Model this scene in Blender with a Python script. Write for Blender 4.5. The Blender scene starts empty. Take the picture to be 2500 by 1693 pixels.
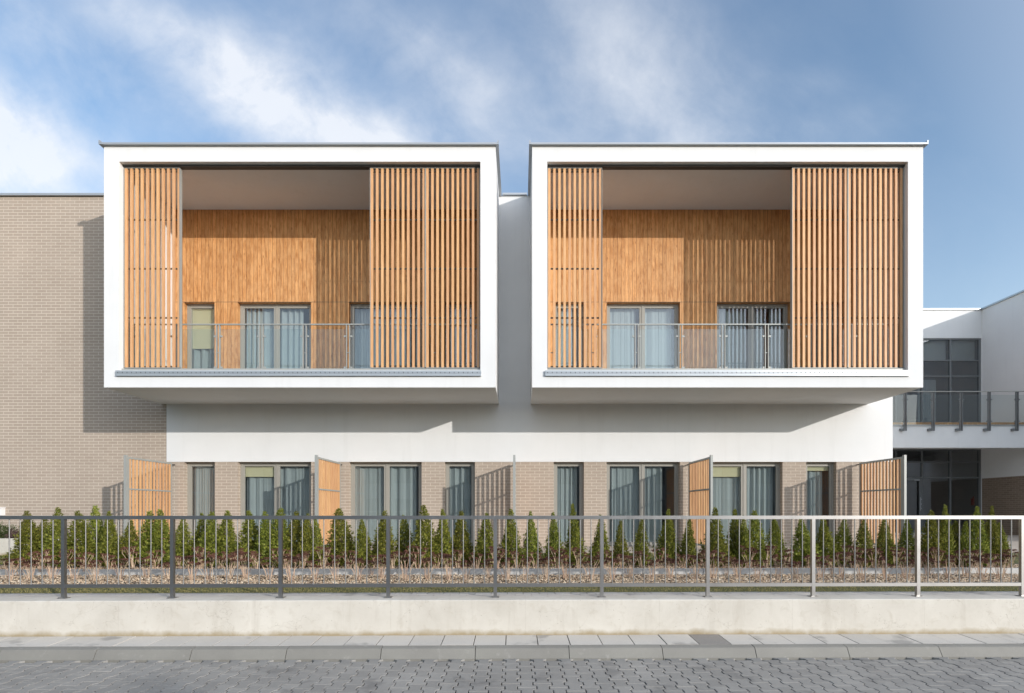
import bpy, math, random
import numpy as np
from mathutils import Vector, Matrix
R = math.radians
rnd = random.Random(7)
scene = bpy.context.scene
col = scene.collection

# ------------------------------------------------------------------ camera, world, sun, exposure
F, VX, HZ, HC = 1319.0, 1270.0, 1244.0, 1.6          # focal length (px of the 2500 px photo), vanishing point, eye height
cam_d = bpy.data.cameras.new('camera'); cam = bpy.data.objects.new('camera', cam_d); col.objects.link(cam)
cam.location = (0, 0, HC); cam.rotation_euler = (R(90), 0, 0)
cam_d.sensor_width = 36; cam_d.lens = F / 2500 * 36
cam_d.shift_x = -(VX - 1250) / 2500; cam_d.shift_y = (HZ - 846.5) / 2500
cam_d.clip_start = 0.05; cam_d.clip_end = 2000
scene.camera = cam

SUN = Vector((1.05, -1.0, 0.379)).normalized()
SUN_EL = math.asin(SUN.z); SUN_AZ = math.atan2(SUN.x, SUN.y)
sd = bpy.data.lights.new('sun', 'SUN'); sd.energy = 2.3; sd.angle = R(0.55); sd.color = (1.0, 0.95, 0.885)
sun = bpy.data.objects.new('sun', sd); col.objects.link(sun)
sun.rotation_euler = (-SUN).to_track_quat('-Z', 'Y').to_euler()

w = bpy.data.worlds.new('World'); scene.world = w; w.use_nodes = True
nt = w.node_tree; nt.nodes.clear()
def N(nt, typ, **kw):
    n = nt.nodes.new(typ)
    for k, v in kw.items():
        if k.startswith('i_'):
            n.inputs[int(k[2:]) if k[2:].isdigit() else k[2:].replace('_', ' ')].default_value = v
        else: setattr(n, k, v)
    return n
def L(nt, a, b): nt.links.new(a, b)
def mth(nt, op, a, b=None, c=None, clamp=False):
    n = nt.nodes.new('ShaderNodeMath'); n.operation = op; n.use_clamp = clamp
    for i, v in enumerate((a, b, c)):
        if v is None: continue
        if isinstance(v, (int, float)): n.inputs[i].default_value = v
        else: nt.links.new(v, n.inputs[i])
    return n.outputs[0]
def mixc(nt, fac, a, b, blend='MIX'):
    n = nt.nodes.new('ShaderNodeMix'); n.data_type = 'RGBA'; n.blend_type = blend
    for s, v in ((n.inputs[0], fac), (n.inputs[6], a), (n.inputs[7], b)):
        if isinstance(v, (int, float)): s.default_value = v
        elif isinstance(v, tuple): s.default_value = (*v[:3], 1)
        else: nt.links.new(v, s)
    return n.outputs[2]
def ramp(nt, fac, stops):
    n = nt.nodes.new('ShaderNodeValToRGB'); e = n.color_ramp.elements
    while len(e) < len(stops): e.new(0.5)
    for i, (p, c) in enumerate(stops):
        e[i].position = p; e[i].color = (c, c, c, 1) if isinstance(c, (int, float)) else (*c, 1)
    nt.links.new(fac, n.inputs[0]); return n.outputs[0]
def noise(nt, vec, scale, detail=4, rough=0.5, dist=0.0, dim='3D'):
    n = nt.nodes.new('ShaderNodeTexNoise'); n.noise_dimensions = dim
    n.inputs['Scale'].default_value = scale; n.inputs['Detail'].default_value = detail
    n.inputs['Roughness'].default_value = rough; n.inputs['Distortion'].default_value = dist
    if vec is not None: nt.links.new(vec, n.inputs['Vector'])
    return n.outputs[0]

sky = N(nt, 'ShaderNodeTexSky', sky_type='NISHITA', sun_disc=False, sun_elevation=SUN_EL, sun_rotation=SUN_AZ,
        altitude=100, air_density=1.25, dust_density=0.5, ozone_density=3.2)
tc = N(nt, 'ShaderNodeTexCoord'); sep = N(nt, 'ShaderNodeSeparateXYZ'); L(nt, tc.outputs['Generated'], sep.inputs[0])
dx, dy, dz = sep.outputs
# cirrus laid out on the sky dome by compass direction (az = east/north ratio, el = height ratio)
den = mth(nt, 'MAXIMUM', mth(nt, 'ABSOLUTE', dy), 0.15)
az = mth(nt, 'DIVIDE', dx, den); el = mth(nt, 'DIVIDE', dz, den)
cmb = N(nt, 'ShaderNodeCombineXYZ'); L(nt, az, cmb.inputs[0]); L(nt, el, cmb.inputs[1])
def streak(rot, sc, loc, scale, det, rough, dist):
    mp = N(nt, 'ShaderNodeMapping', vector_type='TEXTURE'); L(nt, cmb.outputs[0], mp.inputs[0])
    mp.inputs['Rotation'].default_value = (0, 0, R(rot)); mp.inputs['Scale'].default_value = sc; mp.inputs['Location'].default_value = loc
    return noise(nt, mp.outputs[0], scale, det, rough, dist)
n1 = streak(-30, (1.12, 1.0, 1), (5.35, 1.9, 0), 2.6, 12, 0.60, 0.25)
n2 = streak(-45, (1.15, 0.9, 1), (0.4, 2.2, 0), 7.0, 9, 0.62, 0.3)
n3 = streak(-20, (1.0, 1.0, 1), (7.4, 0.2, 0), 1.6, 5, 0.5, 0.3)
def blob(px, py, rx, ry, rot, wgt):
    mp = N(nt, 'ShaderNodeMapping', vector_type='TEXTURE'); L(nt, cmb.outputs[0], mp.inputs[0])
    mp.inputs['Location'].default_value = ((px-VX)/F, (HZ-py)/F, 0); mp.inputs['Rotation'].default_value = (0, 0, R(rot)); mp.inputs['Scale'].default_value = (rx/F, ry/F, 1)
    ln = N(nt, 'ShaderNodeVectorMath', operation='LENGTH'); L(nt, mp.outputs[0], ln.inputs[0])
    d2 = mth(nt, 'MULTIPLY', ln.outputs['Value'], ln.outputs['Value'])
    return mth(nt, 'MULTIPLY', mth(nt, 'EXPONENT', mth(nt, 'MULTIPLY', d2, -1.0)), wgt)
tot = None
for q in ((10, 300, 240, 130, -30, 2.0), (600, 190, 270, 130, -15, 1.25), (870, 335, 300, 70, -8, 1.5), (400, 90, 280, 80, -25, 0.75), (60, 60, 260, 70, -35, 0.7), (1540, 200, 330, 220, -40, 0.62), (1100, 190, 260, 90, -35, 0.8), (-500, 200, 300, 400, 0, 0.9), (1975, 205, 75, 40, 0, 0.25), (1850, 350, 300, 60, 10, 0.35), (120, 420, 200, 80, 0, 0.7)):
    b_ = blob(*q); tot = b_ if tot is None else mth(nt, 'ADD', tot, b_)
tex = mth(nt, 'ADD', mth(nt, 'MULTIPLY', n1, 0.5), mth(nt, 'ADD', mth(nt, 'MULTIPLY', n2, 0.22), mth(nt, 'MULTIPLY', n3, 0.28)))
tex = ramp(nt, tex, [(0.36, 0.0), (0.49, 0.45), (0.61, 1.0)])
dens = mth(nt, 'MULTIPLY', tot, mth(nt, 'MULTIPLY_ADD', tex, 1.15, 0.04), clamp=True)
cl = mth(nt, 'MULTIPLY_ADD', dens, 0.74, mth(nt, 'MULTIPLY_ADD', tex, 0.07, 0.04), clamp=True)
low = mth(nt, 'MULTIPLY', mth(nt, 'SUBTRACT', 0.7, el, clamp=True), 0.34)
cl = mth(nt, 'ADD', cl, low, clamp=True)
above = mth(nt, 'MULTIPLY', mth(nt, 'GREATER_THAN', dz, 0.0), cl)
# veil and brighter cloud round the sun, added behind the viewer to fill shade
dot = N(nt, 'ShaderNodeVectorMath', operation='DOT_PRODUCT'); L(nt, tc.outputs['Generated'], dot.inputs[0]); dot.inputs[1].default_value = tuple(SUN)
sp = mth(nt, 'MAXIMUM', dot.outputs['Value'], 0.0)
above = mth(nt, 'MAXIMUM', above, mth(nt, 'MULTIPLY', mth(nt, 'GREATER_THAN', dz, 0.0), mth(nt, 'MULTIPLY', mth(nt, 'POWER', sp, 0.6), 0.5)))
cvec = N(nt, 'ShaderNodeVectorMath', operation='SCALE'); cvec.inputs[0].default_value = (4.35, 4.45, 4.65); L(nt, mth(nt, 'MULTIPLY_ADD', sp, 2.2, 1.0), cvec.inputs['Scale'])
skyc = mixc(nt, above, sky.outputs[0], cvec.outputs[0])
bg = N(nt, 'ShaderNodeBackground'); L(nt, skyc, bg.inputs[0]); bg.inputs[1].default_value = 0.15
wo = N(nt, 'ShaderNodeOutputWorld'); L(nt, bg.outputs[0], wo.inputs[0])

scene.view_settings.view_transform = 'Standard'; scene.view_settings.look = 'None'
scene.view_settings.exposure = 0.6; scene.view_settings.gamma = 1; scene.view_settings.use_curve_mapping = False
scene.render.engine = 'CYCLES'
scene.cycles.max_bounces = 8; scene.cycles.transparent_max_bounces = 16
scene.cycles.sample_clamp_indirect = 8

# ------------------------------------------------------------------ helpers
def X(px, y): return (px - VX) * y / F        # metres east of the camera for something y metres away
def Z(py, y): return HC - (py - HZ) * y / F   # height above the road

class MB:
    def __init__(s): s.v = []; s.f = []; s.m = []
    def box(s, x0, x1, y0, y1, z0, z1, mi=0, skip=''):
        b = len(s.v)
        s.v += [(x0,y0,z0),(x1,y0,z0),(x1,y1,z0),(x0,y1,z0),(x0,y0,z1),(x1,y0,z1),(x1,y1,z1),(x0,y1,z1)]
        fs = {'b':(0,3,2,1),'t':(4,5,6,7),'f':(0,1,5,4),'r':(1,2,6,5),'k':(2,3,7,6),'l':(3,0,4,7)}
        for k, q in fs.items():
            if k in skip: continue
            s.f.append(tuple(b+i for i in q)); s.m.append(mi)
        return s
    def quad(s, a, b, c, d, mi=0):
        n = len(s.v); s.v += [a,b,c,d]; s.f.append((n,n+1,n+2,n+3)); s.m.append(mi); return s
    def tri(s, a, b, c, mi=0):
        n = len(s.v); s.v += [a,b,c]; s.f.append((n,n+1,n+2)); s.m.append(mi); return s
    def tube(s, pts, rad, seg=6, mi=0, cap=True):
        rings = []
        pts = [Vector(p) for p in pts]
        for i, p in enumerate(pts):
            d = (pts[min(i+1, len(pts)-1)] - pts[max(i-1, 0)]).normalized()
            a = d.orthogonal().normalized() if abs(d.z) < 0.99 else Vector((1,0,0))
            c = d.cross(a); r = rad[i] if isinstance(rad, (list, tuple)) else rad
            b = len(s.v)
            for k in range(seg):
                t = 2*math.pi*k/seg; q = p + a*(r*math.cos(t)) + c*(r*math.sin(t)); s.v.append(tuple(q))
            rings.append(b)
        for i in range(len(rings)-1):
            for k in range(seg):
                s.f.append((rings[i]+k, rings[i]+(k+1)%seg, rings[i+1]+(k+1)%seg, rings[i+1]+k)); s.m.append(mi)
        if cap:
            s.f.append(tuple(rings[0]+k for k in reversed(range(seg)))); s.m.append(mi)
            s.f.append(tuple(rings[-1]+k for k in range(seg))); s.m.append(mi)
        return s
    def prism_x(s, prof, x0, x1, mi=0):      # profile in (y,z) extruded along x
        n = len(s.v); k = len(prof)
        for x in (x0, x1): s.v += [(x, p[0], p[1]) for p in prof]
        s.f.append(tuple(n+i for i in reversed(range(k)))); s.m.append(mi)
        s.f.append(tuple(n+k+i for i in range(k))); s.m.append(mi)
        for i in range(k):
            j = (i+1) % k; s.f.append((n+i, n+j, n+k+j, n+k+i)); s.m.append(mi)
        return s
    def build(s, name, mats, parent=None, org=None, smooth=False):
        me = bpy.data.meshes.new(name)
        if org is None and parent is not None:
            p = parent; o = Vector((0,0,0))
            while p is not None: o += p.location; p = p.parent
            org = o
        vs = [(v[0]-org[0], v[1]-org[1], v[2]-org[2]) for v in s.v] if org is not None else s.v
        me.from_pydata([tuple(v) for v in vs], [], s.f)
        if not isinstance(mats, (list, tuple)): mats = [mats]
        for m in mats: me.materials.append(m)
        if len(mats) > 1: me.polygons.foreach_set('material_index', s.m)
        if smooth: me.polygons.foreach_set('use_smooth', [True]*len(s.f))
        me.update()
        ob = bpy.data.objects.new(name, me); col.objects.link(ob)
        if parent is not None: ob.parent = parent
        elif org is not None: ob.location = org
        return ob
def mesh_np(name, V, Fc, mats, parent=None, k=3, mi=None, smooth=False):
    me = bpy.data.meshes.new(name)
    V = np.asarray(V, dtype=np.float32); Fc = np.asarray(Fc, dtype=np.int32)
    me.vertices.add(len(V)); me.vertices.foreach_set('co', V.ravel())
    me.loops.add(Fc.size); me.loops.foreach_set('vertex_index', Fc.ravel())
    me.polygons.add(len(Fc)); me.polygons.foreach_set('loop_start', np.arange(0, Fc.size, k, dtype=np.int32))
    me.polygons.foreach_set('loop_total', np.full(len(Fc), k, dtype=np.int32))
    if not isinstance(mats, (list, tuple)): mats = [mats]
    for m in mats: me.materials.append(m)
    if mi is not None: me.polygons.foreach_set('material_index', np.asarray(mi, dtype=np.int32))
    if smooth: me.polygons.foreach_set('use_smooth', np.ones(len(Fc), dtype=bool))
    me.update(calc_edges=True); me.validate()
    ob = bpy.data.objects.new(name, me); col.objects.link(ob)
    if parent is not None: ob.parent = parent
    return ob
def tag(o, label=None, cat=None, group=None, kind=None):
    if label: o['label'] = label
    if cat: o['category'] = cat
    if group: o['group'] = group
    if kind: o['kind'] = kind
    return o
def empty(name, loc, rz=0.0):
    e = bpy.data.objects.new(name, None); e.empty_display_size = 0.3; col.objects.link(e)
    e.location = loc; e.rotation_euler = (0, 0, rz); return e
def copy_tree(o, parent=None):
    c = o.copy(); col.objects.link(c)
    if parent is not None: c.parent = parent
    for ch in list(o.children): copy_tree(ch, c)
    return c
ORD = ['first','second','third','fourth','fifth','sixth','seventh','eighth','ninth','tenth','eleventh','twelfth','thirteenth',
 'fourteenth','fifteenth','sixteenth','seventeenth','eighteenth','nineteenth']
def ordw(n):
    if n <= 19: return ORD[n-1]
    t = {2:'twent',3:'thirt',4:'fort',5:'fift',6:'sixt',7:'sevent',8:'eight',9:'ninet'}[n//10]
    return t+'ieth' if n % 10 == 0 else t+'y-'+ORD[n%10-1]

# ------------------------------------------------------------------ materials
def newmat(name):
    m = bpy.data.materials.new(name); m.use_nodes = True; nt = m.node_tree; nt.nodes.clear()
    out = nt.nodes.new('ShaderNodeOutputMaterial'); return m, nt, out
def princ(nt, out, color=None, rough=0.8, metal=0.0, spec=0.4, bump=None, bstr=0.3, bdist=0.01):
    p = nt.nodes.new('ShaderNodeBsdfPrincipled')
    if isinstance(color, tuple): p.inputs['Base Color'].default_value = (*color, 1)
    elif color is not None: nt.links.new(color, p.inputs['Base Color'])
    if isinstance(rough, (int, float)): p.inputs['Roughness'].default_value = rough
    else: nt.links.new(rough, p.inputs['Roughness'])
    p.inputs['Metallic'].default_value = metal; p.inputs['Specular IOR Level'].default_value = spec
    if bump is not None:
        b = nt.nodes.new('ShaderNodeBump'); b.inputs['Strength'].default_value = bstr; b.inputs['Distance'].default_value = bdist
        nt.links.new(bump, b.inputs['Height']); nt.links.new(b.outputs[0], p.inputs['Normal'])
    nt.links.new(p.outputs[0], out.inputs[0]); return p
def wpos(nt):
    g = nt.nodes.new('ShaderNodeNewGeometry'); s = nt.nodes.new('ShaderNodeSeparateXYZ'); nt.links.new(g.outputs['Position'], s.inputs[0])
    return g.outputs['Position'], s.outputs
def island(nt):
    g = nt.nodes.new('ShaderNodeNewGeometry'); return g.outputs['Random Per Island']
def hsvm(nt, c, h=0.5, s=1.0, v=1.0):
    n = nt.nodes.new('ShaderNodeHueSaturation')
    for sck, val in ((n.inputs['Hue'], h), (n.inputs['Saturation'], s), (n.inputs['Value'], v)):
        if isinstance(val, (int, float)): sck.default_value = val
        else: nt.links.new(val, sck)
    if isinstance(c, tuple): n.inputs['Color'].default_value = (*c, 1)
    else: nt.links.new(c, n.inputs['Color'])
    return n.outputs[0]

def m_render():
    m, nt, out = newmat('white_render'); p, s = wpos(nt)
    a = noise(nt, p, 1.1, 5, 0.6); b = noise(nt, p, 90, 3, 0.6)
    mpn = nt.nodes.new('ShaderNodeMapping'); mpn.inputs['Scale'].default_value = (5, 5, 0.35); nt.links.new(p, mpn.inputs[0])
    st = noise(nt, mpn.outputs[0], 1.0, 4, 0.6)
    c = mixc(nt, ramp(nt, a, [(0.3, 0.0), (0.75, 1.0)]), (0.715, 0.713, 0.71), (0.675, 0.673, 0.67))
    c = mixc(nt, ramp(nt, st, [(0.55, 0.0), (0.8, 0.35)]), c, (0.60, 0.595, 0.585))
    princ(nt, out, c, 0.92, spec=0.2, bump=b, bstr=0.25, bdist=0.004); return m
def m_brick(name, c1, c2, mortar):
    m, nt, out = newmat(name); p, s = wpos(nt)
    u = mth(nt, 'ADD', s[0], s[1]); cb = nt.nodes.new('ShaderNodeCombineXYZ'); nt.links.new(u, cb.inputs[0]); nt.links.new(s[2], cb.inputs[1])
    br = nt.nodes.new('ShaderNodeTexBrick'); br.offset = 0.5; br.offset_frequency = 2
    nt.links.new(cb.outputs[0], br.inputs['Vector'])
    br.inputs['Scale'].default_value = 1; br.inputs['Brick Width'].default_value = 0.2545; br.inputs['Row Height'].default_value = 0.0797
    br.inputs['Mortar Size'].default_value = 0.0062; br.inputs['Mortar Smooth'].default_value = 0.25; br.inputs['Bias'].default_value = -0.1
    br.inputs['Color1'].default_value = (*c1, 1); br.inputs['Color2'].default_value = (*c2, 1); br.inputs['Mortar'].default_value = (*mortar, 1)
    a = noise(nt, p, 0.7, 4, 0.6); b = noise(nt, p, 55, 4, 0.65)
    c = hsvm(nt, br.outputs[0], 0.5, 1.0, mth(nt, 'ADD', mth(nt, 'MULTIPLY', a, 0.22), mth(nt, 'MULTIPLY_ADD', b, 0.25, 0.765)))
    h = mth(nt, 'ADD', mth(nt, 'MULTIPLY', mth(nt, 'SUBTRACT', 1.0, br.outputs['Fac']), 1.0), mth(nt, 'MULTIPLY', b, 0.25))
    princ(nt, out, c, 0.88, spec=0.25, bump=h, bstr=0.6, bdist=0.006); return m
def m_clad():
    m, nt, out = newmat('wood_cladding'); p, s = wpos(nt)
    t = mth(nt, 'DIVIDE', mth(nt, 'ADD', s[0], s[1]), 0.1005)
    fr = mth(nt, 'FRACT', t); fl = mth(nt, 'FLOOR', t)
    wn = nt.nodes.new('ShaderNodeTexWhiteNoise'); wn.noise_dimensions = '1D'; nt.links.new(fl, wn.inputs['W'])
    cb = nt.nodes.new('ShaderNodeCombineXYZ'); nt.links.new(s[0], cb.inputs[0]); nt.links.new(mth(nt, 'MULTIPLY', wn.outputs[0], 37.0), cb.inputs[1]); nt.links.new(s[2], cb.inputs[2])
    mpn = nt.nodes.new('ShaderNodeMapping'); mpn.inputs['Scale'].default_value = (14, 1, 1.3); nt.links.new(cb.outputs[0], mpn.inputs[0])
    g = noise(nt, mpn.outputs[0], 2.2, 6, 0.62, 0.8)
    mp2 = nt.nodes.new('ShaderNodeMapping'); mp2.inputs['Scale'].default_value = (1.8, 0.1, 1.3); nt.links.new(cb.outputs[0], mp2.inputs[0])
    g2 = noise(nt, mp2.outputs[0], 2.6, 4, 0.6)
    vo = nt.nodes.new('ShaderNodeTexVoronoi'); mp3 = nt.nodes.new('ShaderNodeMapping'); mp3.inputs['Scale'].default_value = (9, 1, 3.2)
    nt.links.new(cb.outputs[0], mp3.inputs[0]); nt.links.new(mp3.outputs[0], vo.inputs['Vector']); vo.inputs['Scale'].default_value = 1.0
    knot = ramp(nt, vo.outputs['Distance'], [(0.06, 1.0), (0.17, 0.0)])
    c = mixc(nt, ramp(nt, g, [(0.34, 0.0), (0.62, 1.0)]), (0.70, 0.36, 0.14), (0.42, 0.18, 0.058))
    c = mixc(nt, ramp(nt, g2, [(0.38, 0.45), (0.6, 0.0)]), c, (0.74, 0.42, 0.19))
    c = mixc(nt, mth(nt, 'MULTIPLY', knot, 0.7), c, (0.30, 0.12, 0.04))
    c = hsvm(nt, c, 0.5, 1.0, mth(nt, 'MULTIPLY_ADD', wn.outputs[0], 0.18, 0.86))
    gr = mth(nt, 'MAXIMUM', ramp(nt, fr, [(0.0, 1.0), (0.09, 0.0)]), ramp(nt, fr, [(0.91, 0.0), (1.0, 1.0)]))
    c = mixc(nt, mth(nt, 'MULTIPLY', gr, 0.8), c, (0.14, 0.06, 0.02))
    h = mth(nt, 'ADD', mth(nt, 'SUBTRACT', 1.0, gr), mth(nt, 'MULTIPLY', g, 0.2))
    princ(nt, out, c, 0.6, spec=0.35, bump=h, bstr=0.6, bdist=0.006); return m
def m_slat():
    m, nt, out = newmat('wood_slat'); p, s = wpos(nt); r = island(nt)
    cb = nt.nodes.new('ShaderNodeCombineXYZ'); nt.links.new(mth(nt, 'MULTIPLY', mth(nt, 'ADD', s[0], s[1]), 30.0), cb.inputs[0]); nt.links.new(mth(nt, 'MULTIPLY', r, 91.0), cb.inputs[1]); nt.links.new(mth(nt, 'MULTIPLY', s[2], 1.6), cb.inputs[2])
    g = noise(nt, cb.outputs[0], 1.6, 5, 0.6, 0.6)
    c = mixc(nt, ramp(nt, g, [(0.3, 0.0), (0.72, 1.0)]), (0.70, 0.415, 0.215), (0.52, 0.27, 0.12))
    c = hsvm(nt, c, mth(nt, 'MULTIPLY_ADD', r, 0.008, 0.495), 1.02, mth(nt, 'MULTIPLY_ADD', r, 0.14, 0.9))
    princ(nt, out, c, 0.5, spec=0.4, bump=g, bstr=0.15, bdist=0.002); return m
def m_plain(name, c, rough=0.6, metal=0.0, spec=0.4, var=0.1, sc=6.0, bs=0.0, bsc=80):
    m, nt, out = newmat(name); p, s = wpos(nt)
    a = noise(nt, p, sc, 5, 0.6); cc = hsvm(nt, c, 0.5, 1.0, mth(nt, 'MULTIPLY_ADD', a, 2*var, 1-var))
    rr = mth(nt, 'MULTIPLY_ADD', a, 0.15, rough-0.075)
    b = noise(nt, p, bsc, 3, 0.6) if bs else None
    princ(nt, out, cc, rr, metal, spec, b, bs, 0.004); return m
def m_steel():
    m, nt, out = newmat('brushed_steel'); p, s = wpos(nt)
    mpn = nt.nodes.new('ShaderNodeMapping'); mpn.inputs['Scale'].default_value = (2, 2, 2); nt.links.new(p, mpn.inputs[0])
    a = noise(nt, mpn.outputs[0], 3, 5, 0.65); b = noise(nt, p, 160, 2, 0.5)
    c = mixc(nt, ramp(nt, a, [(0.35, 0.0), (0.7, 1.0)]), (0.42, 0.41, 0.40), (0.33, 0.325, 0.32))
    princ(nt, out, c, mth(nt, 'MULTIPLY_ADD', a, 0.25, 0.25), 1.0, 0.5, b, 0.08, 0.001); return m
def m_glass(name, tint, refl=1.0, ior=1.75):
    m, nt, out = newmat(name)
    ge = nt.nodes.new('ShaderNodeNewGeometry'); dt = nt.nodes.new('ShaderNodeVectorMath'); dt.operation = 'DOT_PRODUCT'
    nt.links.new(ge.outputs['Incoming'], dt.inputs[0]); nt.links.new(ge.outputs['Normal'], dt.inputs[1])
    f0 = ((ior-1)/(ior+1))**2
    f = mth(nt, 'MULTIPLY', mth(nt, 'MULTIPLY_ADD', mth(nt, 'POWER', mth(nt, 'SUBTRACT', 1.0, mth(nt, 'ABSOLUTE', dt.outputs['Value'])), 5.0), 1-f0, f0), refl, clamp=True)
    t = nt.nodes.new('ShaderNodeBsdfTransparent'); t.inputs[0].default_value = (*tint, 1)
    g = nt.nodes.new('ShaderNodeBsdfGlossy'); g.inputs['Roughness'].default_value = 0.0; g.inputs[0].default_value = (0.95, 0.97, 1, 1)
    p, s = wpos(nt); wv = noise(nt, p, 0.9, 1, 0.5); b = nt.nodes.new('ShaderNodeBump'); b.inputs['Strength'].default_value = 0.12; b.inputs['Distance'].default_value = 0.02
    nt.links.new(wv, b.inputs['Height']); nt.links.new(b.outputs[0], g.inputs['Normal'])
    mx = nt.nodes.new('ShaderNodeMixShader'); nt.links.new(f, mx.inputs[0]); nt.links.new(t.outputs[0], mx.inputs[1]); nt.links.new(g.outputs[0], mx.inputs[2])
    nt.links.new(mx.outputs[0], out.inputs[0]); return m
def m_curtain():
    m, nt, out = newmat('sheer_curtain')
    d = nt.nodes.new('ShaderNodeBsdfDiffuse'); d.inputs[0].default_value = (0.74, 0.77, 0.77, 1)
    t = nt.nodes.new('ShaderNodeBsdfTranslucent'); t.inputs[0].default_value = (0.8, 0.84, 0.84, 1)
    tr = nt.nodes.new('ShaderNodeBsdfTransparent')
    a = nt.nodes.new('ShaderNodeMixShader'); a.inputs[0].default_value = 0.35; nt.links.new(d.outputs[0], a.inputs[1]); nt.links.new(t.outputs[0], a.inputs[2])
    b = nt.nodes.new('ShaderNodeMixShader'); b.inputs[0].default_value = 0.22; nt.links.new(a.outputs[0], b.inputs[1]); nt.links.new(tr.outputs[0], b.inputs[2])
    nt.links.new(b.outputs[0], out.inputs[0]); return m
def m_concrete_wall():
    m, nt, out = newmat('cast_concrete'); tcn = nt.nodes.new('ShaderNodeTexCoord'); p = tcn.outputs['Object']
    sp = nt.nodes.new('ShaderNodeSeparateXYZ'); nt.links.new(p, sp.inputs[0]); s = sp.outputs
    a = noise(nt, p, 1.6, 6, 0.62, 0.3); b = noise(nt, p, 9, 6, 0.68, 0.6); f = noise(nt, p, 140, 3, 0.6)
    c = mixc(nt, ramp(nt, a, [(0.3, 0.0), (0.7, 1.0)]), (0.62, 0.585, 0.52), (0.51, 0.475, 0.415))
    c = mixc(nt, ramp(nt, b, [(0.53, 0.0), (0.72, 0.6)]), c, (0.46, 0.415, 0.345))
    # fine wandering cracks
    vo = nt.nodes.new('ShaderNodeTexVoronoi'); vo.feature = 'DISTANCE_TO_EDGE'; vo.inputs['Scale'].default_value = 1.6
    wv = nt.nodes.new('ShaderNodeVectorMath'); wv.operation = 'ADD'; nz = nt.nodes.new('ShaderNodeTexNoise'); nz.inputs['Scale'].default_value = 3; nz.inputs['Detail'].default_value = 6
    nt.links.new(p, nz.inputs['Vector']); nt.links.new(p, wv.inputs[0]); nt.links.new(nz.outputs['Color'], wv.inputs[1]); nt.links.new(wv.outputs[0], vo.inputs['Vector'])
    crack = mth(nt, 'MULTIPLY', ramp(nt, vo.outputs['Distance'], [(0.0, 1.0), (0.006, 0.0)]), ramp(nt, noise(nt, p, 1.3, 2), [(0.48, 0.0), (0.56, 1.0)]))
    c = mixc(nt, mth(nt, 'MULTIPLY', crack, 0.6), c, (0.32, 0.28, 0.23))
    pits = nt.nodes.new('ShaderNodeTexVoronoi'); pits.inputs['Scale'].default_value = 22; nt.links.new(p, pits.inputs['Vector'])
    pit = mth(nt, 'MULTIPLY', ramp(nt, pits.outputs['Distance'], [(0.05, 1.0), (0.12, 0.0)]), ramp(nt, noise(nt, p, 6, 2), [(0.46, 0.0), (0.56, 1.0)]))
    c = mixc(nt, mth(nt, 'MULTIPLY', pit, 0.7), c, (0.2, 0.17, 0.14))
    ms = nt.nodes.new('ShaderNodeMapping'); ms.inputs['Scale'].default_value = (4.5, 1, 0.5); nt.links.new(p, ms.inputs[0])
    c = mixc(nt, ramp(nt, noise(nt, ms.outputs[0], 1.0, 6, 0.7), [(0.55, 0.0), (0.74, 0.45)]), c, (0.40, 0.36, 0.30))
    # formwork joints, one every 2.5 m
    jt = mth(nt, 'ABSOLUTE', mth(nt, 'SUBTRACT', mth(nt, 'FRACT', mth(nt, 'DIVIDE', mth(nt, 'ADD', s[0], 40.93), 1.55)), 0.5))
    jl = mth(nt, 'MULTIPLY', ramp(nt, jt, [(0.0, 1.0), (0.004, 0.0)]), ramp(nt, b, [(0.4, 0.15), (0.6, 0.5)]))
    c = mixc(nt, jl, c, (0.40, 0.36, 0.3))
    # splash dirt along the foot
    edge = mth(nt, 'SUBTRACT', mth(nt, 'MULTIPLY_ADD', noise(nt, p, 4.0, 6, 0.65), 0.13, -0.025), s[2])
    c = mixc(nt, ramp(nt, mth(nt, 'ADD', mth(nt, "MULTIPLY", edge, 16.0), 0.5), [(0.0, 0.0), (1.0, 0.9)]), c, (0.30, 0.235, 0.135))
    h = mth(nt, 'SUBTRACT', mth(nt, 'MULTIPLY_ADD', f, 0.3, b), mth(nt, 'MULTIPLY', pit, 1.5))
    princ(nt, out, c, 0.85, spec=0.25, bump=h, bstr=0.35, bdist=0.006); return m
def m_paver(name, c1, c2, stain=(0.12, 0.115, 0.11), rng=0.22, grain=260):
    m, nt, out = newmat(name); p, s = wpos(nt); r = island(nt)
    a = noise(nt, p, 1.4, 5, 0.6); b = noise(nt, p, 11, 5, 0.65); f = noise(nt, p, grain, 2, 0.6)
    c = mixc(nt, ramp(nt, a, [(0.3, 0.0), (0.7, 1.0)]), c1, c2)
    c = hsvm(nt, c, 0.5, 1.0, mth(nt, 'ADD', mth(nt, 'MULTIPLY_ADD', r, rng, 1-rng*0.8), mth(nt, 'MULTIPLY_ADD', f, 0.5, -0.25)))
    sp = noise(nt, p, 2.7, 3, 0.5)
    c = mixc(nt, mth(nt, 'MULTIPLY', ramp(nt, sp, [(0.60, 0.0), (0.68, 1.0)]), 0.45), c, stain)
    c = mixc(nt, mth(nt, 'MULTIPLY', ramp(nt, b, [(0.60, 0.0), (0.8, 1.0)]), 0.3), c, (0.48, 0.46, 0.43))
    princ(nt, out, c, mth(nt, 'MULTIPLY_ADD', b, 0.3, 0.5), spec=0.35, bump=mth(nt, 'ADD', f, b), bstr=0.35, bdist=0.003); return m
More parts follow.
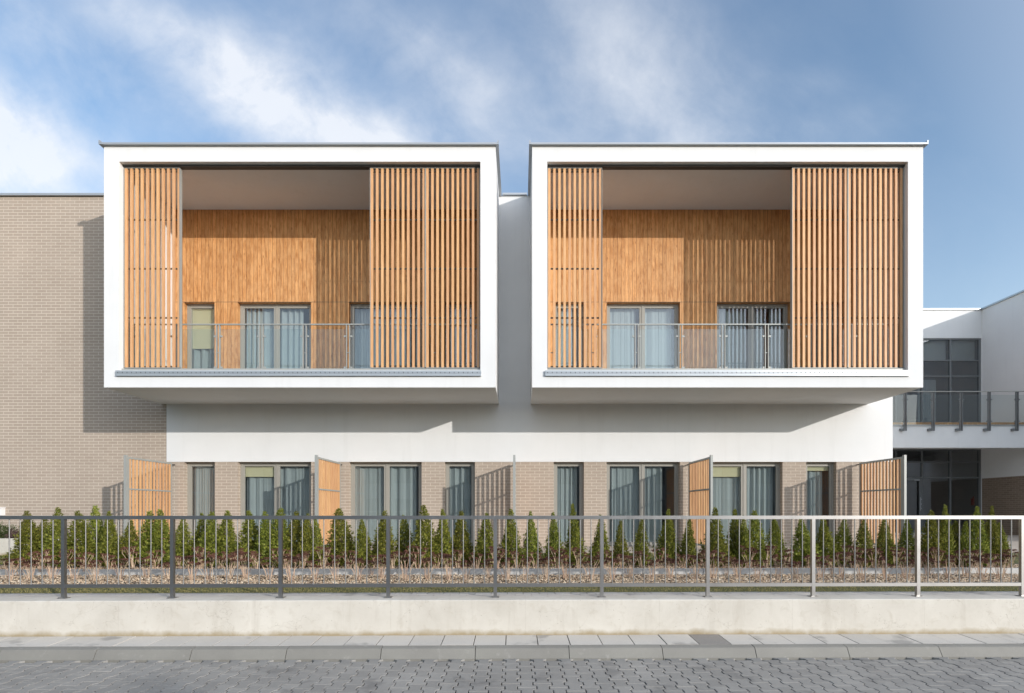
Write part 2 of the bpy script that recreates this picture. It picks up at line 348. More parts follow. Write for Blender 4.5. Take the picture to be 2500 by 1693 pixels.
def m_leaf(name, cols, trans=0.25, rough=0.55):
    m, nt, out = newmat(name); r = island(nt); p, s = wpos(nt)
    oi = nt.nodes.new('ShaderNodeObjectInfo')
    a = noise(nt, p, 7, 3, 0.6)
    k = mth(nt, 'ADD', mth(nt, 'MULTIPLY', r, 0.6), mth(nt, 'MULTIPLY', a, 0.4))
    c = ramp(nt, k, [(0.12 + 0.76*i/(len(cols)-1), q) for i, q in enumerate(cols)])
    c = hsvm(nt, c, mth(nt, 'MULTIPLY_ADD', oi.outputs['Random'], 0.03, 0.485), 1.0, mth(nt, 'MULTIPLY_ADD', oi.outputs['Random'], 0.4, 0.95))
    pr = nt.nodes.new('ShaderNodeBsdfPrincipled'); nt.links.new(c, pr.inputs['Base Color']); pr.inputs['Roughness'].default_value = rough; pr.inputs['Specular IOR Level'].default_value = 0.3
    t = nt.nodes.new('ShaderNodeBsdfTranslucent'); nt.links.new(c, t.inputs[0])
    mx = nt.nodes.new('ShaderNodeMixShader'); mx.inputs[0].default_value = trans
    nt.links.new(pr.outputs[0], mx.inputs[1]); nt.links.new(t.outputs[0], mx.inputs[2]); nt.links.new(mx.outputs[0], out.inputs[0]); return m
def m_islands(name, cols, rough=0.8):
    m, nt, out = newmat(name); r = island(nt); p, s = wpos(nt)
    c = ramp(nt, r, [(i/(len(cols)-1), q) for i, q in enumerate(cols)])
    c = hsvm(nt, c, 0.5, 1.0, mth(nt, 'MULTIPLY_ADD', noise(nt, p, 40, 3), 0.5, 0.75))
    princ(nt, out, c, rough, spec=0.3); return m

M = {}
M['render'] = m_render()
M['brick'] = m_brick('taupe_brick', (0.365, 0.298, 0.242), (0.395, 0.327, 0.268), (0.60, 0.52, 0.43))
M['brick_dark'] = m_brick('brown_brick', (0.22, 0.165, 0.125), (0.26, 0.20, 0.155), (0.34, 0.29, 0.24))
M['clad'] = m_clad(); M['slat'] = m_slat(); M['steel'] = m_steel()
M['frame'] = m_plain('taupe_window_frame', (0.30, 0.285, 0.25), 0.45, var=0.04)
M['frame_dark'] = m_plain('grey_curtain_wall_frame', (0.15, 0.16, 0.165), 0.45, var=0.04)
M['galv'] = m_plain('grey_painted_steel', (0.34, 0.345, 0.325), 0.5, metal=0.2, var=0.06)
M['coping'] = m_plain('sheet_metal_coping', (0.40, 0.42, 0.44), 0.33, metal=0.5, var=0.05, sc=2)
M['dark'] = m_plain('dark_metal', (0.05, 0.05, 0.05), 0.6, var=0.05)
M['rodm'] = m_plain('dark_bronze_rod', (0.09, 0.075, 0.06), 0.55, var=0.05)
M['concrete'] = m_concrete_wall()
M['glass'] = m_glass('window_glass', (0.74, 0.80, 0.80), 1.1, 2.0)
M['glass_dark'] = m_glass('tinted_glass', (0.62, 0.66, 0.67), 1.5, 1.95)
M['rail_glass'] = m_glass('railing_glass', (0.90, 0.93, 0.925), 1.0, 1.5)
M['curtain'] = m_curtain()
M['blind'] = m_plain('cream_blind', (0.72, 0.62, 0.40), 0.9, var=0.05)
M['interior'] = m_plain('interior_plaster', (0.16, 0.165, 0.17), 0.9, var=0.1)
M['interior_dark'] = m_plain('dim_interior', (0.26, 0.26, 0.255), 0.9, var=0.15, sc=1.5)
M['paver'] = m_paver('interlocking_paver', (0.315, 0.30, 0.275), (0.255, 0.243, 0.225), rng=0.16)
M['slab'] = m_paver('pavement_slab', (0.55, 0.515, 0.465), (0.48, 0.45, 0.41), rng=0.10)
M['slab_dark'] = m_paver('dark_pavement_slab', (0.25, 0.23, 0.21), (0.22, 0.205, 0.19), rng=0.05)
M['kerbm'] = m_paver('kerb_concrete', (0.25, 0.24, 0.212), (0.21, 0.20, 0.178), stain=(0.22, 0.21, 0.19), rng=0.08, grain=420)
M['sand'] = m_plain('joint_sand', (0.055, 0.05, 0.045), 0.95, var=0.3, sc=20)
M['asphalt'] = m_plain('far_road', (0.2, 0.2, 0.2), 0.9, var=0.15)
M['soil'] = m_plain('soil', (0.10, 0.075, 0.05), 0.95, var=0.4, sc=15, bs=0.5)
M['lawn'] = m_plain('lawn_soil', (0.075, 0.085, 0.03), 0.95, var=0.35, sc=12, bs=0.6)
M['terrace'] = m_plain('terrace_paving', (0.42, 0.36, 0.30), 0.85, var=0.12, sc=3, bs=0.2)
M['edging'] = m_plain('edging_stone', (0.46, 0.45, 0.43), 0.9, var=0.2, sc=8, bs=0.4)
M['pebble'] = m_islands('river_gravel', [(0.56, 0.38, 0.24), (0.78, 0.60, 0.40), (0.34, 0.22, 0.14), (0.86, 0.74, 0.56), (0.60, 0.42, 0.27), (0.22, 0.15, 0.10), (0.74, 0.55, 0.35)])
M['grass'] = m_leaf('grass_blades', [(0.12, 0.105, 0.03), (0.22, 0.19, 0.06), (0.34, 0.26, 0.12), (0.17, 0.16, 0.04)], 0.2)
M['thuja'] = m_leaf('thuja_leaf', [(0.035, 0.046, 0.01), (0.12, 0.145, 0.025), (0.25, 0.265, 0.042), (0.40, 0.36, 0.08)], 0.25)
M['juniper'] = m_leaf('juniper_leaf', [(0.03, 0.05, 0.02), (0.07, 0.10, 0.03), (0.12, 0.14, 0.07)], 0.2)
M['drypl'] = m_leaf('dry_purple_leaf', [(0.06, 0.035, 0.04), (0.10, 0.06, 0.06), (0.16, 0.11, 0.10)], 0.15)
M['bark'] = m_plain('bark', (0.13, 0.085, 0.055), 0.9, var=0.3, sc=30)
M['stem'] = m_islands('dry_stem', [(0.50, 0.33, 0.23), (0.70, 0.55, 0.39), (0.38, 0.22, 0.16), (0.62, 0.45, 0.32)])
M['sedhead'] = m_islands('dry_flower_head', [(0.07, 0.026, 0.018), (0.15, 0.062, 0.04), (0.10, 0.038, 0.026), (0.22, 0.11, 0.07)])
M['opp'] = m_plain('opposite_wall', (0.30, 0.30, 0.29), 0.9, var=0.1, sc=0.5)
M['opp_win'] = m_plain('opposite_window', (0.05, 0.06, 0.07), 0.2, var=0.1)
M['whitebox'] = m_plain('white_painted_metal', (0.75, 0.75, 0.75), 0.5, var=0.03)
M['red'] = m_plain('red_paint', (0.35, 0.03, 0.02), 0.4, var=0.03)

# ------------------------------------------------------------------ street (turned a little against the facade)
TH = 0.0135
def struct(ob): ob['kind'] = 'structure'; return ob
def street_rot(ob): ob.rotation_euler = (0, 0, TH); return ob
roadz = lambda v: 0.016 - 0.0185*(5.72 - v)

gm = MB(); gm.quad((-300,-300,-0.6), (300,-300,-0.6), (300,300,-0.6), (-300,300,-0.6)); struct(gm.build('ground', M['lawn']))
rm = MB(); rm.quad((-40, -15, roadz(-15)-0.03), (40, -15, roadz(-15)-0.03), (40, 5.72, roadz(5.72)-0.022), (-40, 5.72, roadz(5.72)-0.022))
struct(street_rot(rm.build('road_bed', M['sand'])))

def pavers():
    P = 0.1435; Ln = 0.2; he, hw = P/2 + 0.0155, P/2 - 0.0155; g = 0.0050; bev = 0.004
    out = []
    side = [(he-g, -0.1+g*0.45), (he-g, -0.062), (hw-g, -0.038), (hw-g, 0.038), (he-g, 0.062), (he-g, 0.1-g*0.45)]
    outline = side + [(-x, y) for x, y in reversed(side)]
    n = len(outline); O = np.array(outline); I = O.copy()
    I[:, 0] -= np.sign(I[:, 0])*bev*0.7; I[0,1]+=bev*.6; I[-1,1]+=bev*.6; I[n//2-1,1]-=bev*.6; I[n//2,1]-=bev*.6
    V = []; Fq = []; T = []
    r = np.random.RandomState(3)
    c0 = int(13/P)
    for ci in range(-c0, c0+1):
        u = ci*P - 0.016
        off = 0.1 if ci % 2 else 0.0
        for k in range(26):
            v = 5.72 - 0.07 - off - k*Ln
            if v < 1.2: break
            dz = r.normal(0, 0.0011); tx, ty = r.normal(0, 0.006, 2); b = len(V); jx = r.normal(0, 0.0006)
            for A, h in ((I, 0.0), (O, -0.003), (O, -0.02)):
                for (a, c) in A:
                    vv = min(v + c, 5.718)
                    V.append((u + a + jx, vv, roadz(vv) + dz + tx*a + ty*c + h))
            T.append([b+i for i in range(n)])
            for rg in (0, 1):
                for i in range(n):
                    j = (i+1) % n; Fq.append((b+rg*n+i, b+rg*n+n+i, b+rg*n+n+j, b+rg*n+j))
    me = bpy.data.meshes.new('road'); me.from_pydata(V, [], T + Fq); me.materials.append(M['paver']); me.update()
    ob = bpy.data.objects.new('road', me); col.objects.link(ob); return ob
struct(street_rot(pavers()))

# kerb: one metre stones with a battered face
kb = MB(); prof = [(5.722, -0.12), (5.722, 0.020), (5.768, 0.102), (5.775, 0.112), (5.787, 0.1175), (5.858, 0.129), (5.858, -0.12)]
for k in range(-13, 14):
    u0 = -0.4 + k
    kb.prism_x([(a, b + (0.0012*math.sin(k*2.3) if b > 0 else 0)) for a, b in prof], u0+0.0035, u0+0.9965)
struct(street_rot(kb.build('kerb', M['kerbm'])))
# pavement slabs
ps = MB(); r_ = random.Random(2)
ps.box(-14, 14, 5.86, 6.3, -0.1, 0.092, 2)
for k in range(-38, 39):
    u0 = -0.078 + 0.3515*k; dz = r_.gauss(0, 0.0012); mi = 1 if k == 6 else 0
    b = len(ps.v); g = 0.0048
    for (h, e) in ((0.0, 0.0012), (-0.0015, 0.0), (-0.045, 0.0)):
        x0, x1, y0, y1 = u0+g+e, u0+0.3515-g-e, 5.862+e, 6.236-e
        for (x, y) in ((x0,y0),(x1,y0),(x1,y1),(x0,y1)): ps.v.append((x, y, 0.130 + (y-5.86)*0.056 + dz + h))
    ps.f.append((b,b+1,b+2,b+3)); ps.m.append(mi)
    for rg in (0, 1):
        for i in range(4):
            j = (i+1) % 4; ps.f.append((b+rg*4+i, b+rg*4+4+i, b+rg*4+4+j, b+rg*4+j)); ps.m.append(mi)
struct(street_rot(ps.build('pavement', [M['slab'], M['slab_dark'], M['sand']])))

# retaining wall
WT = 0.556
wr = MB(); wr.prism_x([(6.23, 0.0), (6.23, WT-0.012), (6.236, WT-0.003), (6.245, WT), (6.545, WT), (6.55, WT-0.005), (6.55, 0.0)], -22, 22)
rw = wr.build('retaining_wall', M['concrete']); street_rot(rw); rw.location = (0, 0, 0.145)
for v in rw.data.vertices: v.co.z -= 0.145
tag(rw, 'low cream concrete retaining wall with a dirty foot, under the steel fence', 'wall')

# garden ground: strips, each its own height
def strip(name, v0, v1, z0, z1, mat, u0=-30, u1=30, rot=True):
    b = MB(); b.quad((u0, v0, z0), (u1, v0, z0), (u1, v1, z1), (u0, v1, z1)); o = struct(b.build(name, mat))
    if rot: street_rot(o)
    return o
gp = MB(); gp.box(-22, 22, 6.552, 6.86, 0.3, 0.522, 1)
for k in range(-75, 76):
    for row in range(2):
        u0 = k*0.2 + 0.1*row + 0.03; v0 = 6.555 + row*0.152
        gp.box(u0+0.002, u0+0.196, v0+0.002, v0+0.149, 0.5, 0.545 + 0.001*((k*7+row*3) % 3), 0)
struct(street_rot(gp.build('garden_path', [M['slab'], M['sand']])))
strip('verge', 6.862, 7.55, 0.535, 0.535, M['lawn'], -40, 40)
strip('flower_bed', 7.55, 8.82, 0.531, 0.531, M['soil'], -40, 40)
eg = MB()
r_ = random.Random(5)
for k in range(-12, 13):
    eg.box(k+0.12, k+1.112, 8.80, 8.875, 0.4, 0.628 + r_.gauss(0, 0.002))
struct(street_rot(eg.build('bed_edging', M['edging'])))
strip('hedge_bed', 8.875, 9.85, 0.600, 0.600, M['soil'], -40, 40)
strip('lawn', 9.85, 12.6, 0.596, 0.596, M['lawn'], -40, 40)
tb = MB(); tb.box(-9.6, 40, 12.45, 20.6, 0.3, 0.612, skip='b')
struct(tb.build('terrace', M['terrace']))
tb = MB(); tb.box(-40, -9.62, 12.9, 14.6, 0.3, 0.600, skip='b'); struct(tb.build('garden_soil', M['lawn']))

def scatter_pebbles():
    r = np.random.RandomState(11)
    regs = [(7.5, 8.80, 0.533, 26000, 8.6), (8.88, 9.6, 0.602, 12000, 9.6)]
    ico = np.array([(0,0,1),(0.9,0,0.1),(0.25,0.85,0.15),(-0.75,0.5,0.05),(-0.7,-0.55,0.12),(0.3,-0.88,0.08)])
    fc = np.array([(0,1,2),(0,2,3),(0,3,4),(0,4,5),(0,5,1)])
    Vs = []; Fs = []; base = 0
    for v0, v1, z, n, hw in regs:
        u = r.uniform(-hw, hw, n); v = r.uniform(v0, v1, n); s = r.uniform(0.007, 0.018, n); a = r.uniform(0, 6.28, n)
        v = np.where(r.rand(n) < 0.04, v - 0.05*r.rand(n), v)
        ca, sa = np.cos(a), np.sin(a)
        loc = ico[None] * np.stack([s*1.25, s*0.9, s*r.uniform(0.5, 0.9, n)], 1)[:, None, :] * r.uniform(0.8, 1.2, (n, 6, 1))
        tilt = r.normal(0, 0.35, n)
        x = loc[..., 0]*ca[:, None] - loc[..., 1]*sa[:, None]; y = loc[..., 0]*sa[:, None] + loc[..., 1]*ca[:, None]
        zz = loc[..., 2] + loc[..., 0]*tilt[:, None] + r.uniform(0, 0.012, n)[:, None]
        Vs.append(np.stack([x+u[:, None], y+v[:, None], zz+z], -1).reshape(-1, 3))
        Fs.append((fc[None] + (np.arange(n)*6)[:, None, None] + base).reshape(-1, 3)); base += n*6
    return mesh_np('gravel', np.concatenate(Vs), np.concatenate(Fs), M['pebble'])
tag(street_rot(scatter_pebbles()), 'cream and brown river gravel covering the planting bed behind the fence', 'gravel', kind='stuff')
def grass_mesh(name, regs, seed):
    r = np.random.RandomState(seed); V = []; 
    for v0, v1, z, n, u0, u1, h in regs:
        u = r.uniform(u0, u1, n); v = r.uniform(v0, v1, n); hh = r.uniform(0.5, 1.2, n)*h; a = r.uniform(0, 6.28, n); wd = 0.0028
        lx, ly = r.normal(0, 0.55, (2, n))*hh
        p0 = np.stack([u-wd*np.cos(a), v-wd*np.sin(a), np.full(n, z)], 1); p1 = np.stack([u+wd*np.cos(a), v+wd*np.sin(a), np.full(n, z)], 1)
        p2 = np.stack([u+lx, v+ly, z+hh], 1); V.append(np.stack([p0, p1, p2], 1).reshape(-1, 3))
    V = np.concatenate(V); return mesh_np(name, V, np.arange(len(V)).reshape(-1, 3), M['grass'])
tag(street_rot(grass_mesh('verge_grass', [(6.87, 7.55, 0.53, 42000, -8.6, 8.6, 0.022)], 4)), 'short olive grass strip between path and gravel bed', 'grass', kind='stuff')
tag(grass_mesh('lawn_grass', [(9.9, 12.45, 0.596, 26000, -12.5, 14, 0.035), (12.4, 14.3, 0.60, 4000, -15, -9.7, 0.03)], 5), 'green lawn between the thuja hedge and the building', 'grass', kind='stuff')

# ------------------------------------------------------------------ steel fence on the wall
FV = 6.42; FT = Z(1259.5, FV); 
def S2W(u, v, z=0.0): return (u*math.cos(TH) - v*math.sin(TH), u*math.sin(TH) + v*math.cos(TH), z)
fence = empty('steel_fence', S2W(0, FV, WT), TH)
tag(fence, 'brushed steel railing of square posts and thin balusters on the low concrete wall', 'fence')
pitch = 260.2 / (F / FV); u_first = -5.275
posts = [u_first + pitch*k for k in range(-2, 13)]
fz = lambda z: z - WT
rt0, rt1 = fz(Z(1268, FV)), fz(FT); rb0, rb1 = fz(Z(1433, FV)), fz(Z(1424.8, FV))
MB().box(posts[0]-0.02, posts[-1]+0.02, -0.02, 0.02, rt0, rt1).build('handrail', M['steel'], fence, org=(0,0,0))
allb = []
for i, u in enumerate(posts):
    pb = MB(); pb.box(u-0.02, u+0.02, -0.0195, 0.0195, 0.004, rt0-0.0005); pb.box(u-0.045, u+0.045, -0.045, 0.045, 0.0005, 0.0065)
    for sx in (-1, 1): pb.box(u+sx*0.034-0.006, u+sx*0.034+0.006, -0.036, -0.024, 0.0065, 0.014)
    pb.build('fence_post', M['steel'], fence, org=(0,0,0))
    if i < len(posts)-1:
        MB().box(u+0.0205, posts[i+1]-0.0205, -0.018, 0.018, rb0, rb1).build('bottom_rail', M['steel'], fence, org=(0,0,0))
        for j in range(1, 10): allb.append(u + pitch*j/10)
allb.sort(key=lambda u: abs(u)); rest = MB()
for i, u in enumerate(allb):
    b = MB() if i < 98 else rest
    b.tube([(u, 0, rb1-0.002), (u, 0, rt0+0.002)], 0.006, 8, cap=False)
    if i < 98: b.build('baluster', M['steel'], fence, org=(0,0,0), smooth=True)
rest.build('baluster', M['steel'], fence, org=(0,0,0), smooth=True)['kind'] = 'stuff'

# ------------------------------------------------------------------ main building
YW, YB = 14.48, 12.48
REV = 0.18
TOP = 10.03
def facade(mb, x0, x1, z0, z1, y, holes, depth, mi=0, reveal=True):
    xs = sorted({x0, x1, *[h[0] for h in holes], *[h[1] for h in holes]}); zs = sorted({z0, z1, *[h[2] for h in holes], *[h[3] for h in holes]})
    xs = [x for x in xs if x0-1e-6 <= x <= x1+1e-6]; zs = [z for z in zs if z0-1e-6 <= z <= z1+1e-6]
    for i in range(len(xs)-1):
        for j in range(len(zs)-1):
            cx, cz = (xs[i]+xs[i+1])/2, (zs[j]+zs[j+1])/2
            if any(h[0] < cx < h[1] and h[2] < cz < h[3] for h in holes): continue
            mb.quad((xs[i], y, zs[j]), (xs[i+1], y, zs[j]), (xs[i+1], y, zs[j+1]), (xs[i], y, zs[j+1]), mi)
    if reveal:
        for a, b, c, d in holes:
            mb.quad((a, y, c), (a, y, d), (a, y+depth, d), (a, y+depth, c), mi)
            mb.quad((b, y, d), (b, y, c), (b, y+depth, c), (b, y+depth, d), mi)
            if d < z1-1e-4: mb.quad((a, y, d), (b, y, d), (b, y+depth, d), (a, y+depth, d), mi)
            else: mb.quad((a, y, d), (b, y, d), (b, y+depth, d), (a, y+depth, d), mi)
            mb.quad((b, y, c), (a, y, c), (a, y+depth, c), (b, y+depth, c), mi)

main = empty('apartment_building', (0, YW, 0.6))
tag(main, 'white rendered two-storey building with two projecting framed balconies above taupe brick ground floor', 'building')
XL, XR = X(406.6, YW), X(2179.5, YW)
zb = Z(1128, YW)                       # brick / render line
FLOOR, CEIL = Z(904, YB), Z(395.1, YB)
boxes = [(X(253.9, YB), X(1210, YB), X(290.8, YB), X(1172.8, YB)), (X(1299.2, YB), X(2253.8, YB), X(1336.1, YB), X(2216.8, YB))]
BT, BB = Z(357.5, YB), Z(946.4, YB)
lows = [(449.2, 523.8, 1), (580.3, 759.2, 2), (852.5, 1029.1, 2), (1085.6, 1159.4, 1), (1352, 1425.9, 1), (1481.5, 1660.3, 2), (1733, 1911.2, 2), (1969, 2042.8, 1)]
ups = [(449.2, 523.8, 1), (580.3, 759.2, 2), (851.7, 1029.1, 2), (1085.6, 1159.4, 1), (1352, 1425.9, 1), (1481.5, 1660.3, 2), (1750, 1929, 2), (1985, 2060, 1)]
lz0, lz1 = 0.612, Z(1128, YW)
uz0, uz1 = FLOOR, Z(738.5, YW)
lowh = [(X(a, YW), X(b, YW), lz0, lz1-0.001) for a, b, n in lows]
uph = [(X(a, YW), X(b, YW), uz0+0.001, uz1) for a, b, n in ups]
wallm = MB()
facade(wallm, XL, XR, zb, TOP-0.03, YW, [(b[2], b[3], FLOOR, CEIL) for b in boxes], 0, reveal=False)
wallm.quad((XR, YW, 0.3), (XR, 24, 0.3), (XR, 24, TOP-0.03), (XR, YW, TOP-0.03))
wallm.quad((XL, 24, 0.3), (XL, YW, 0.3), (XL, YW, TOP-0.03), (XL, 24, TOP-0.03))
wallm.quad((XR, 24, 0.3), (XL, 24, 0.3), (XL, 24, TOP-0.03), (XR, 24, TOP-0.03))
wallm.quad((XL, YW, TOP-0.03), (XR, YW, TOP-0.03), (XR, 24, TOP-0.03), (XL, 24, TOP-0.03))
wallm.quad((XL, YW, zb), (XR, YW, zb), (XR, YW+0.02, zb), (XL, YW+0.02, zb))
wallm.build('wall', M['render'], main)
bm_ = MB(); facade(bm_, XL, XR-0.004, 0.3, zb, YW+0.015, lowh, REV)
bm_.build('brick_base', M['brick'], main)
for a in boxes:
    xo0, xo1, xi0, xi1 = a; b = MB()
    def ring(y0, p, q):  # p outer rect, q inner rect
        pass
    O = [(xo0, BB), (xo1, BB), (xo1, BT), (xo0, BT)]; I = [(xi0, FLOOR), (xi1, FLOOR), (xi1, CEIL), (xi0, CEIL)]
    for i in range(4):
        j = (i+1) % 4
        b.quad((O[i][0], YB, O[i][1]), (O[j][0], YB, O[j][1]), (I[j][0], YB, I[j][1]), (I[i][0], YB, I[i][1]))
        b.quad((O[j][0], YB, O[j][1]), (O[i][0], YB, O[i][1]), (O[i][0], YW+(0 if i != 3 else 0.0), O[i][1]), (O[j][0], YW, O[j][1]))
        b.quad((I[i][0], YB, I[i][1]), (I[j][0], YB, I[j][1]), (I[j][0], YW-0.001, I[j][1]), (I[i][0], YW-0.001, I[i][1]))
    b.build('balcony_box', M['render'], main)
    wd = MB(); facade(wd, xi0, xi1, FLOOR, CEIL, YW-0.002, [h for h in uph if xi0 < h[0] < xi1], REV)
    # a thin batten joint where the long boards stop above the doors
    wd.box(xi0+0.002, xi1-0.002, YW-0.006, YW-0.0025, uz1+0.001, uz1+0.010, 1)
    wd.build('wood_cladding', [M['clad'], M['rodm']], main)
    # coping round three sides of the box
    c = MB(); ov = 0.072
    ct0, ct1 = BT+0.003, BT+0.042
    c.box(xo0-ov, xo1+ov, YB-ov, YB+0.12, ct0, ct1)
    for s, (xa, xb) in enumerate(((xo0-ov, xo0+0.12), (xo1-0.12, xo1+ov))): c.box(xa, xb, YB+0.121, YW+0.3, ct0, ct1)
    c.box(xo0-ov, xo0-ov+0.035, YB-ov-0.003, YB+0.1, ct1, ct1+0.05); c.box(xo1+ov-0.035, xo1+ov, YB-ov-0.003, YB+0.1, ct1, ct1+0.05)
    c.quad((xo0, YB+0.12, BT+0.04), (xo1, YB+0.12, BT+0.04), (xo1, YW+0.3, BT+0.04), (xo0, YW+0.3, BT+0.04))
    c.build('roof_coping', M['coping'], main)
    # sliding tracks and ledge flashing
    t = MB(); t.box(xi0+0.001, xi1-0.001, 12.585, 12.72, CEIL-0.042, CEIL-0.002); t.build('top_track', M['dark'], main)
    t = MB(); t.box(xi0+0.001, xi1-0.001, 12.55, 12.72, FLOOR+0.002, FLOOR+0.055); t.build('bottom_track', M['galv'], main)
    z9 = Z(905, 12.44); z8 = Z(911.3, 12.44); z7 = Z(918.3, 12.44)
    t = MB(); t.box(xi0-0.05, xi1+0.02, YB-0.05, YB-0.002, z8+0.004, z9); t.box(xi0-0.05, xi1+0.02, YB-0.035, YB-0.002, z8-0.005, z8+0.003)
    t.box(xi0-0.05, xi1+0.02, YB-0.05, YB-0.002, z7, z8-0.006)
    x = xi0
    while x < xi1: t.box(x, x+0.014, YB-0.0525, YB-0.0505, z8-0.006, z8+0.022, 1); x += 0.106
    t.build('ledge_flashing', [M['coping'], M['dark']], main)
c = MB()
xg0, xg1 = boxes[0][1]+0.092, boxes[1][0]-0.092
c.box(xg0, xg1, YW-0.06, YW+0.2, TOP-0.027, TOP+0.022)
c.build('roof_coping', M['coping'], main); c = MB()
c.box(boxes[1][1]+0.092 if boxes[1][1]+0.092 < XR else XR-0.2, XR+0.06, YW-0.06, YW+0.2, TOP-0.027, TOP+0.022)
c.box(XR-0.2, XR+0.06, YW+0.201, 24, TOP-0.027, TOP+0.022)
c.build('roof_coping', M['coping'], main)

def window(parent, x0, x1, z0, z1, y, n, seed, fm, gm, drape=None, blind=(), head=True, depth=1.6, interior=None):
    """framed French window: frame mesh with glass pane, curtain, blind and room behind as its pieces"""
    r = random.Random(seed)
    f = MB(); fw, sw, d = 0.05, 0.055, 0.075
    x0 += 0.001; x1 -= 0.001; z0 += 0.001; z1 -= 0.001
    f.box(x0, x0+fw, y, y+d, z0, z1); f.box(x1-fw, x1, y, y+d, z0, z1); f.box(x0+fw, x1-fw, y, y+d, z1-fw, z1); f.box(x0+fw, x1-fw, y, y+d, z0, z0+0.03)
    cuts = [x0+fw] + [x0+fw + (x1-x0-2*fw)*i/n for i in range(1, n)] + [x1-fw]
    panes = []
    for i in range(n):
        a, b = cuts[i] + (0.02 if i else 0), cuts[i+1] - (0.02 if i < n-1 else 0)
        if i: f.box(cuts[i]-0.0195, cuts[i]+0.0195, y+0.001, y+d, z0+0.03, z1-fw)
        ys = y+0.014
        f.box(a, a+sw, ys, ys+0.05, z0+0.03, z1-fw); f.box(b-sw, b, ys, ys+0.05, z0+0.03, z1-fw)
        f.box(a+sw, b-sw, ys, ys+0.05, z0+0.03, z0+0.03+sw*1.2); f.box(a+sw, b-sw, ys, ys+0.05, z1-fw-sw, z1-fw)
        panes.append((a+sw, b-sw, z0+0.03+sw*1.2, z1-fw-sw))
    fo = f.build('window', fm, parent)
    g = MB()
    for a, b, c, e in panes: g.quad((a, y+0.035, c), (b, y+0.035, c), (b, y+0.035, e), (a, y+0.035, e))
    g.build('pane', gm, fo)
    if drape is None: drape = [(0, 1)]
    cm = MB()
    for (s0, s1) in drape:
        xa, xb = x0+0.06 + (x1-x0-0.12)*s0, x0+0.06 + (x1-x0-0.12)*s1
        nn = max(8, int((xb-xa)/0.011)); ph = r.uniform(0, 9); yy = y+0.15
        zt = z1-fw-0.03; last = None; cur = 0
        for i in range(nn+1):
            t = i/nn; x = xa + (xb-xa)*t
            k = 2*math.pi*x/0.19 + 2.6*math.sin(x*2.7+ph) + 1.0*math.sin(x*6.1+2*ph)
            am = 0.55+0.45*math.sin(x*4.3+ph*3); off = 0.045*am*math.sin(k + ph) + 0.004*math.sin(2.6*k+ph*2)
            p = ((x + 0.008*math.sin(k+1), yy+off*0.7, zt), (x + 0.012*math.sin(k+1), yy+off*1.3, z0+0.04))
            if last: cm.quad(last[1], p[1], p[0], last[0])
            last = p
    cm.build('curtain', M['curtain'], fo, smooth=True)
    for (i, fr) in blind:
        a, b, c, e = panes[i]; bl = MB(); bl.box(a-0.01, b+0.01, y+0.085, y+0.09, e-(e-c)*fr, e+0.01); bl.box(a-0.02, b+0.02, y+0.07, y+0.11, e-0.035, e+0.03)
        bl.box(a-0.01, b+0.01, y+0.08, y+0.095, e-(e-c)*fr-0.015, e-(e-c)*fr); bl.build('blind_or_backing', M['blind'], fo)
    im = MB(); q = 0.05
    xa, xb, za, zt = x0-0.1*0, x1, z0, z1; ya, yb = y+d+0.002, y+depth
    im.quad((xa, ya, za), (xa, ya, zt), (xa, yb, zt), (xa, yb, za)); im.quad((xb, ya, zt), (xb, ya, za), (xb, yb, za), (xb, yb, zt))
    im.quad((xa, ya, za), (xb, ya, za), (xb, yb, za), (xa, yb, za)); im.quad((xa, ya, zt), (xb, ya, zt), (xb, yb, zt), (xa, yb, zt))
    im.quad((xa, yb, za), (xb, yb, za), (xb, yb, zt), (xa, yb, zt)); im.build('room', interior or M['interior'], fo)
    return fo
ldr = {0: [(0, 1)], 1: [(0.02, .47), (.52, 1)], 2: [(0.0, .50), (.52, .93)], 3: [(0.05, 1)], 4: [(0.0, .86)], 5: [(0, .47), (.50, .82)], 6: [(0, .50), (.53, .96)], 7: [(0.05, .75)]}
lbl = {1: [(0, .13)], 2: [], 6: [(0, .13)], 7: [(0, .05)]}
for i, (a, b, n) in enumerate(lows):
    h = lowh[i]; window(main, h[0], h[1], h[2], h[3], YW+0.015+REV-0.05, n, 100+i, M['frame'], M['glass'], ldr[i], lbl.get(i, ()))
udr = {0: [(0, .9)], 1: [(0.0, .47), (.53, .86)], 2: [(0, .5), (.55, 1)], 3: [(0, .9)], 4: [(0, .9)], 5: [(0, .42), (.5, .95)], 6: [(0.02, .46), (.5, .72), (.8, .97)], 7: [(0, 1)]}
for i, (a, b, n) in enumerate(ups):
    h = uph[i]; window(main, h[0], h[1], h[2], h[3], YW+REV-0.05, n, 200+i, M['frame'], M['glass'], udr[i], [(0, .5)] if i == 0 else ())

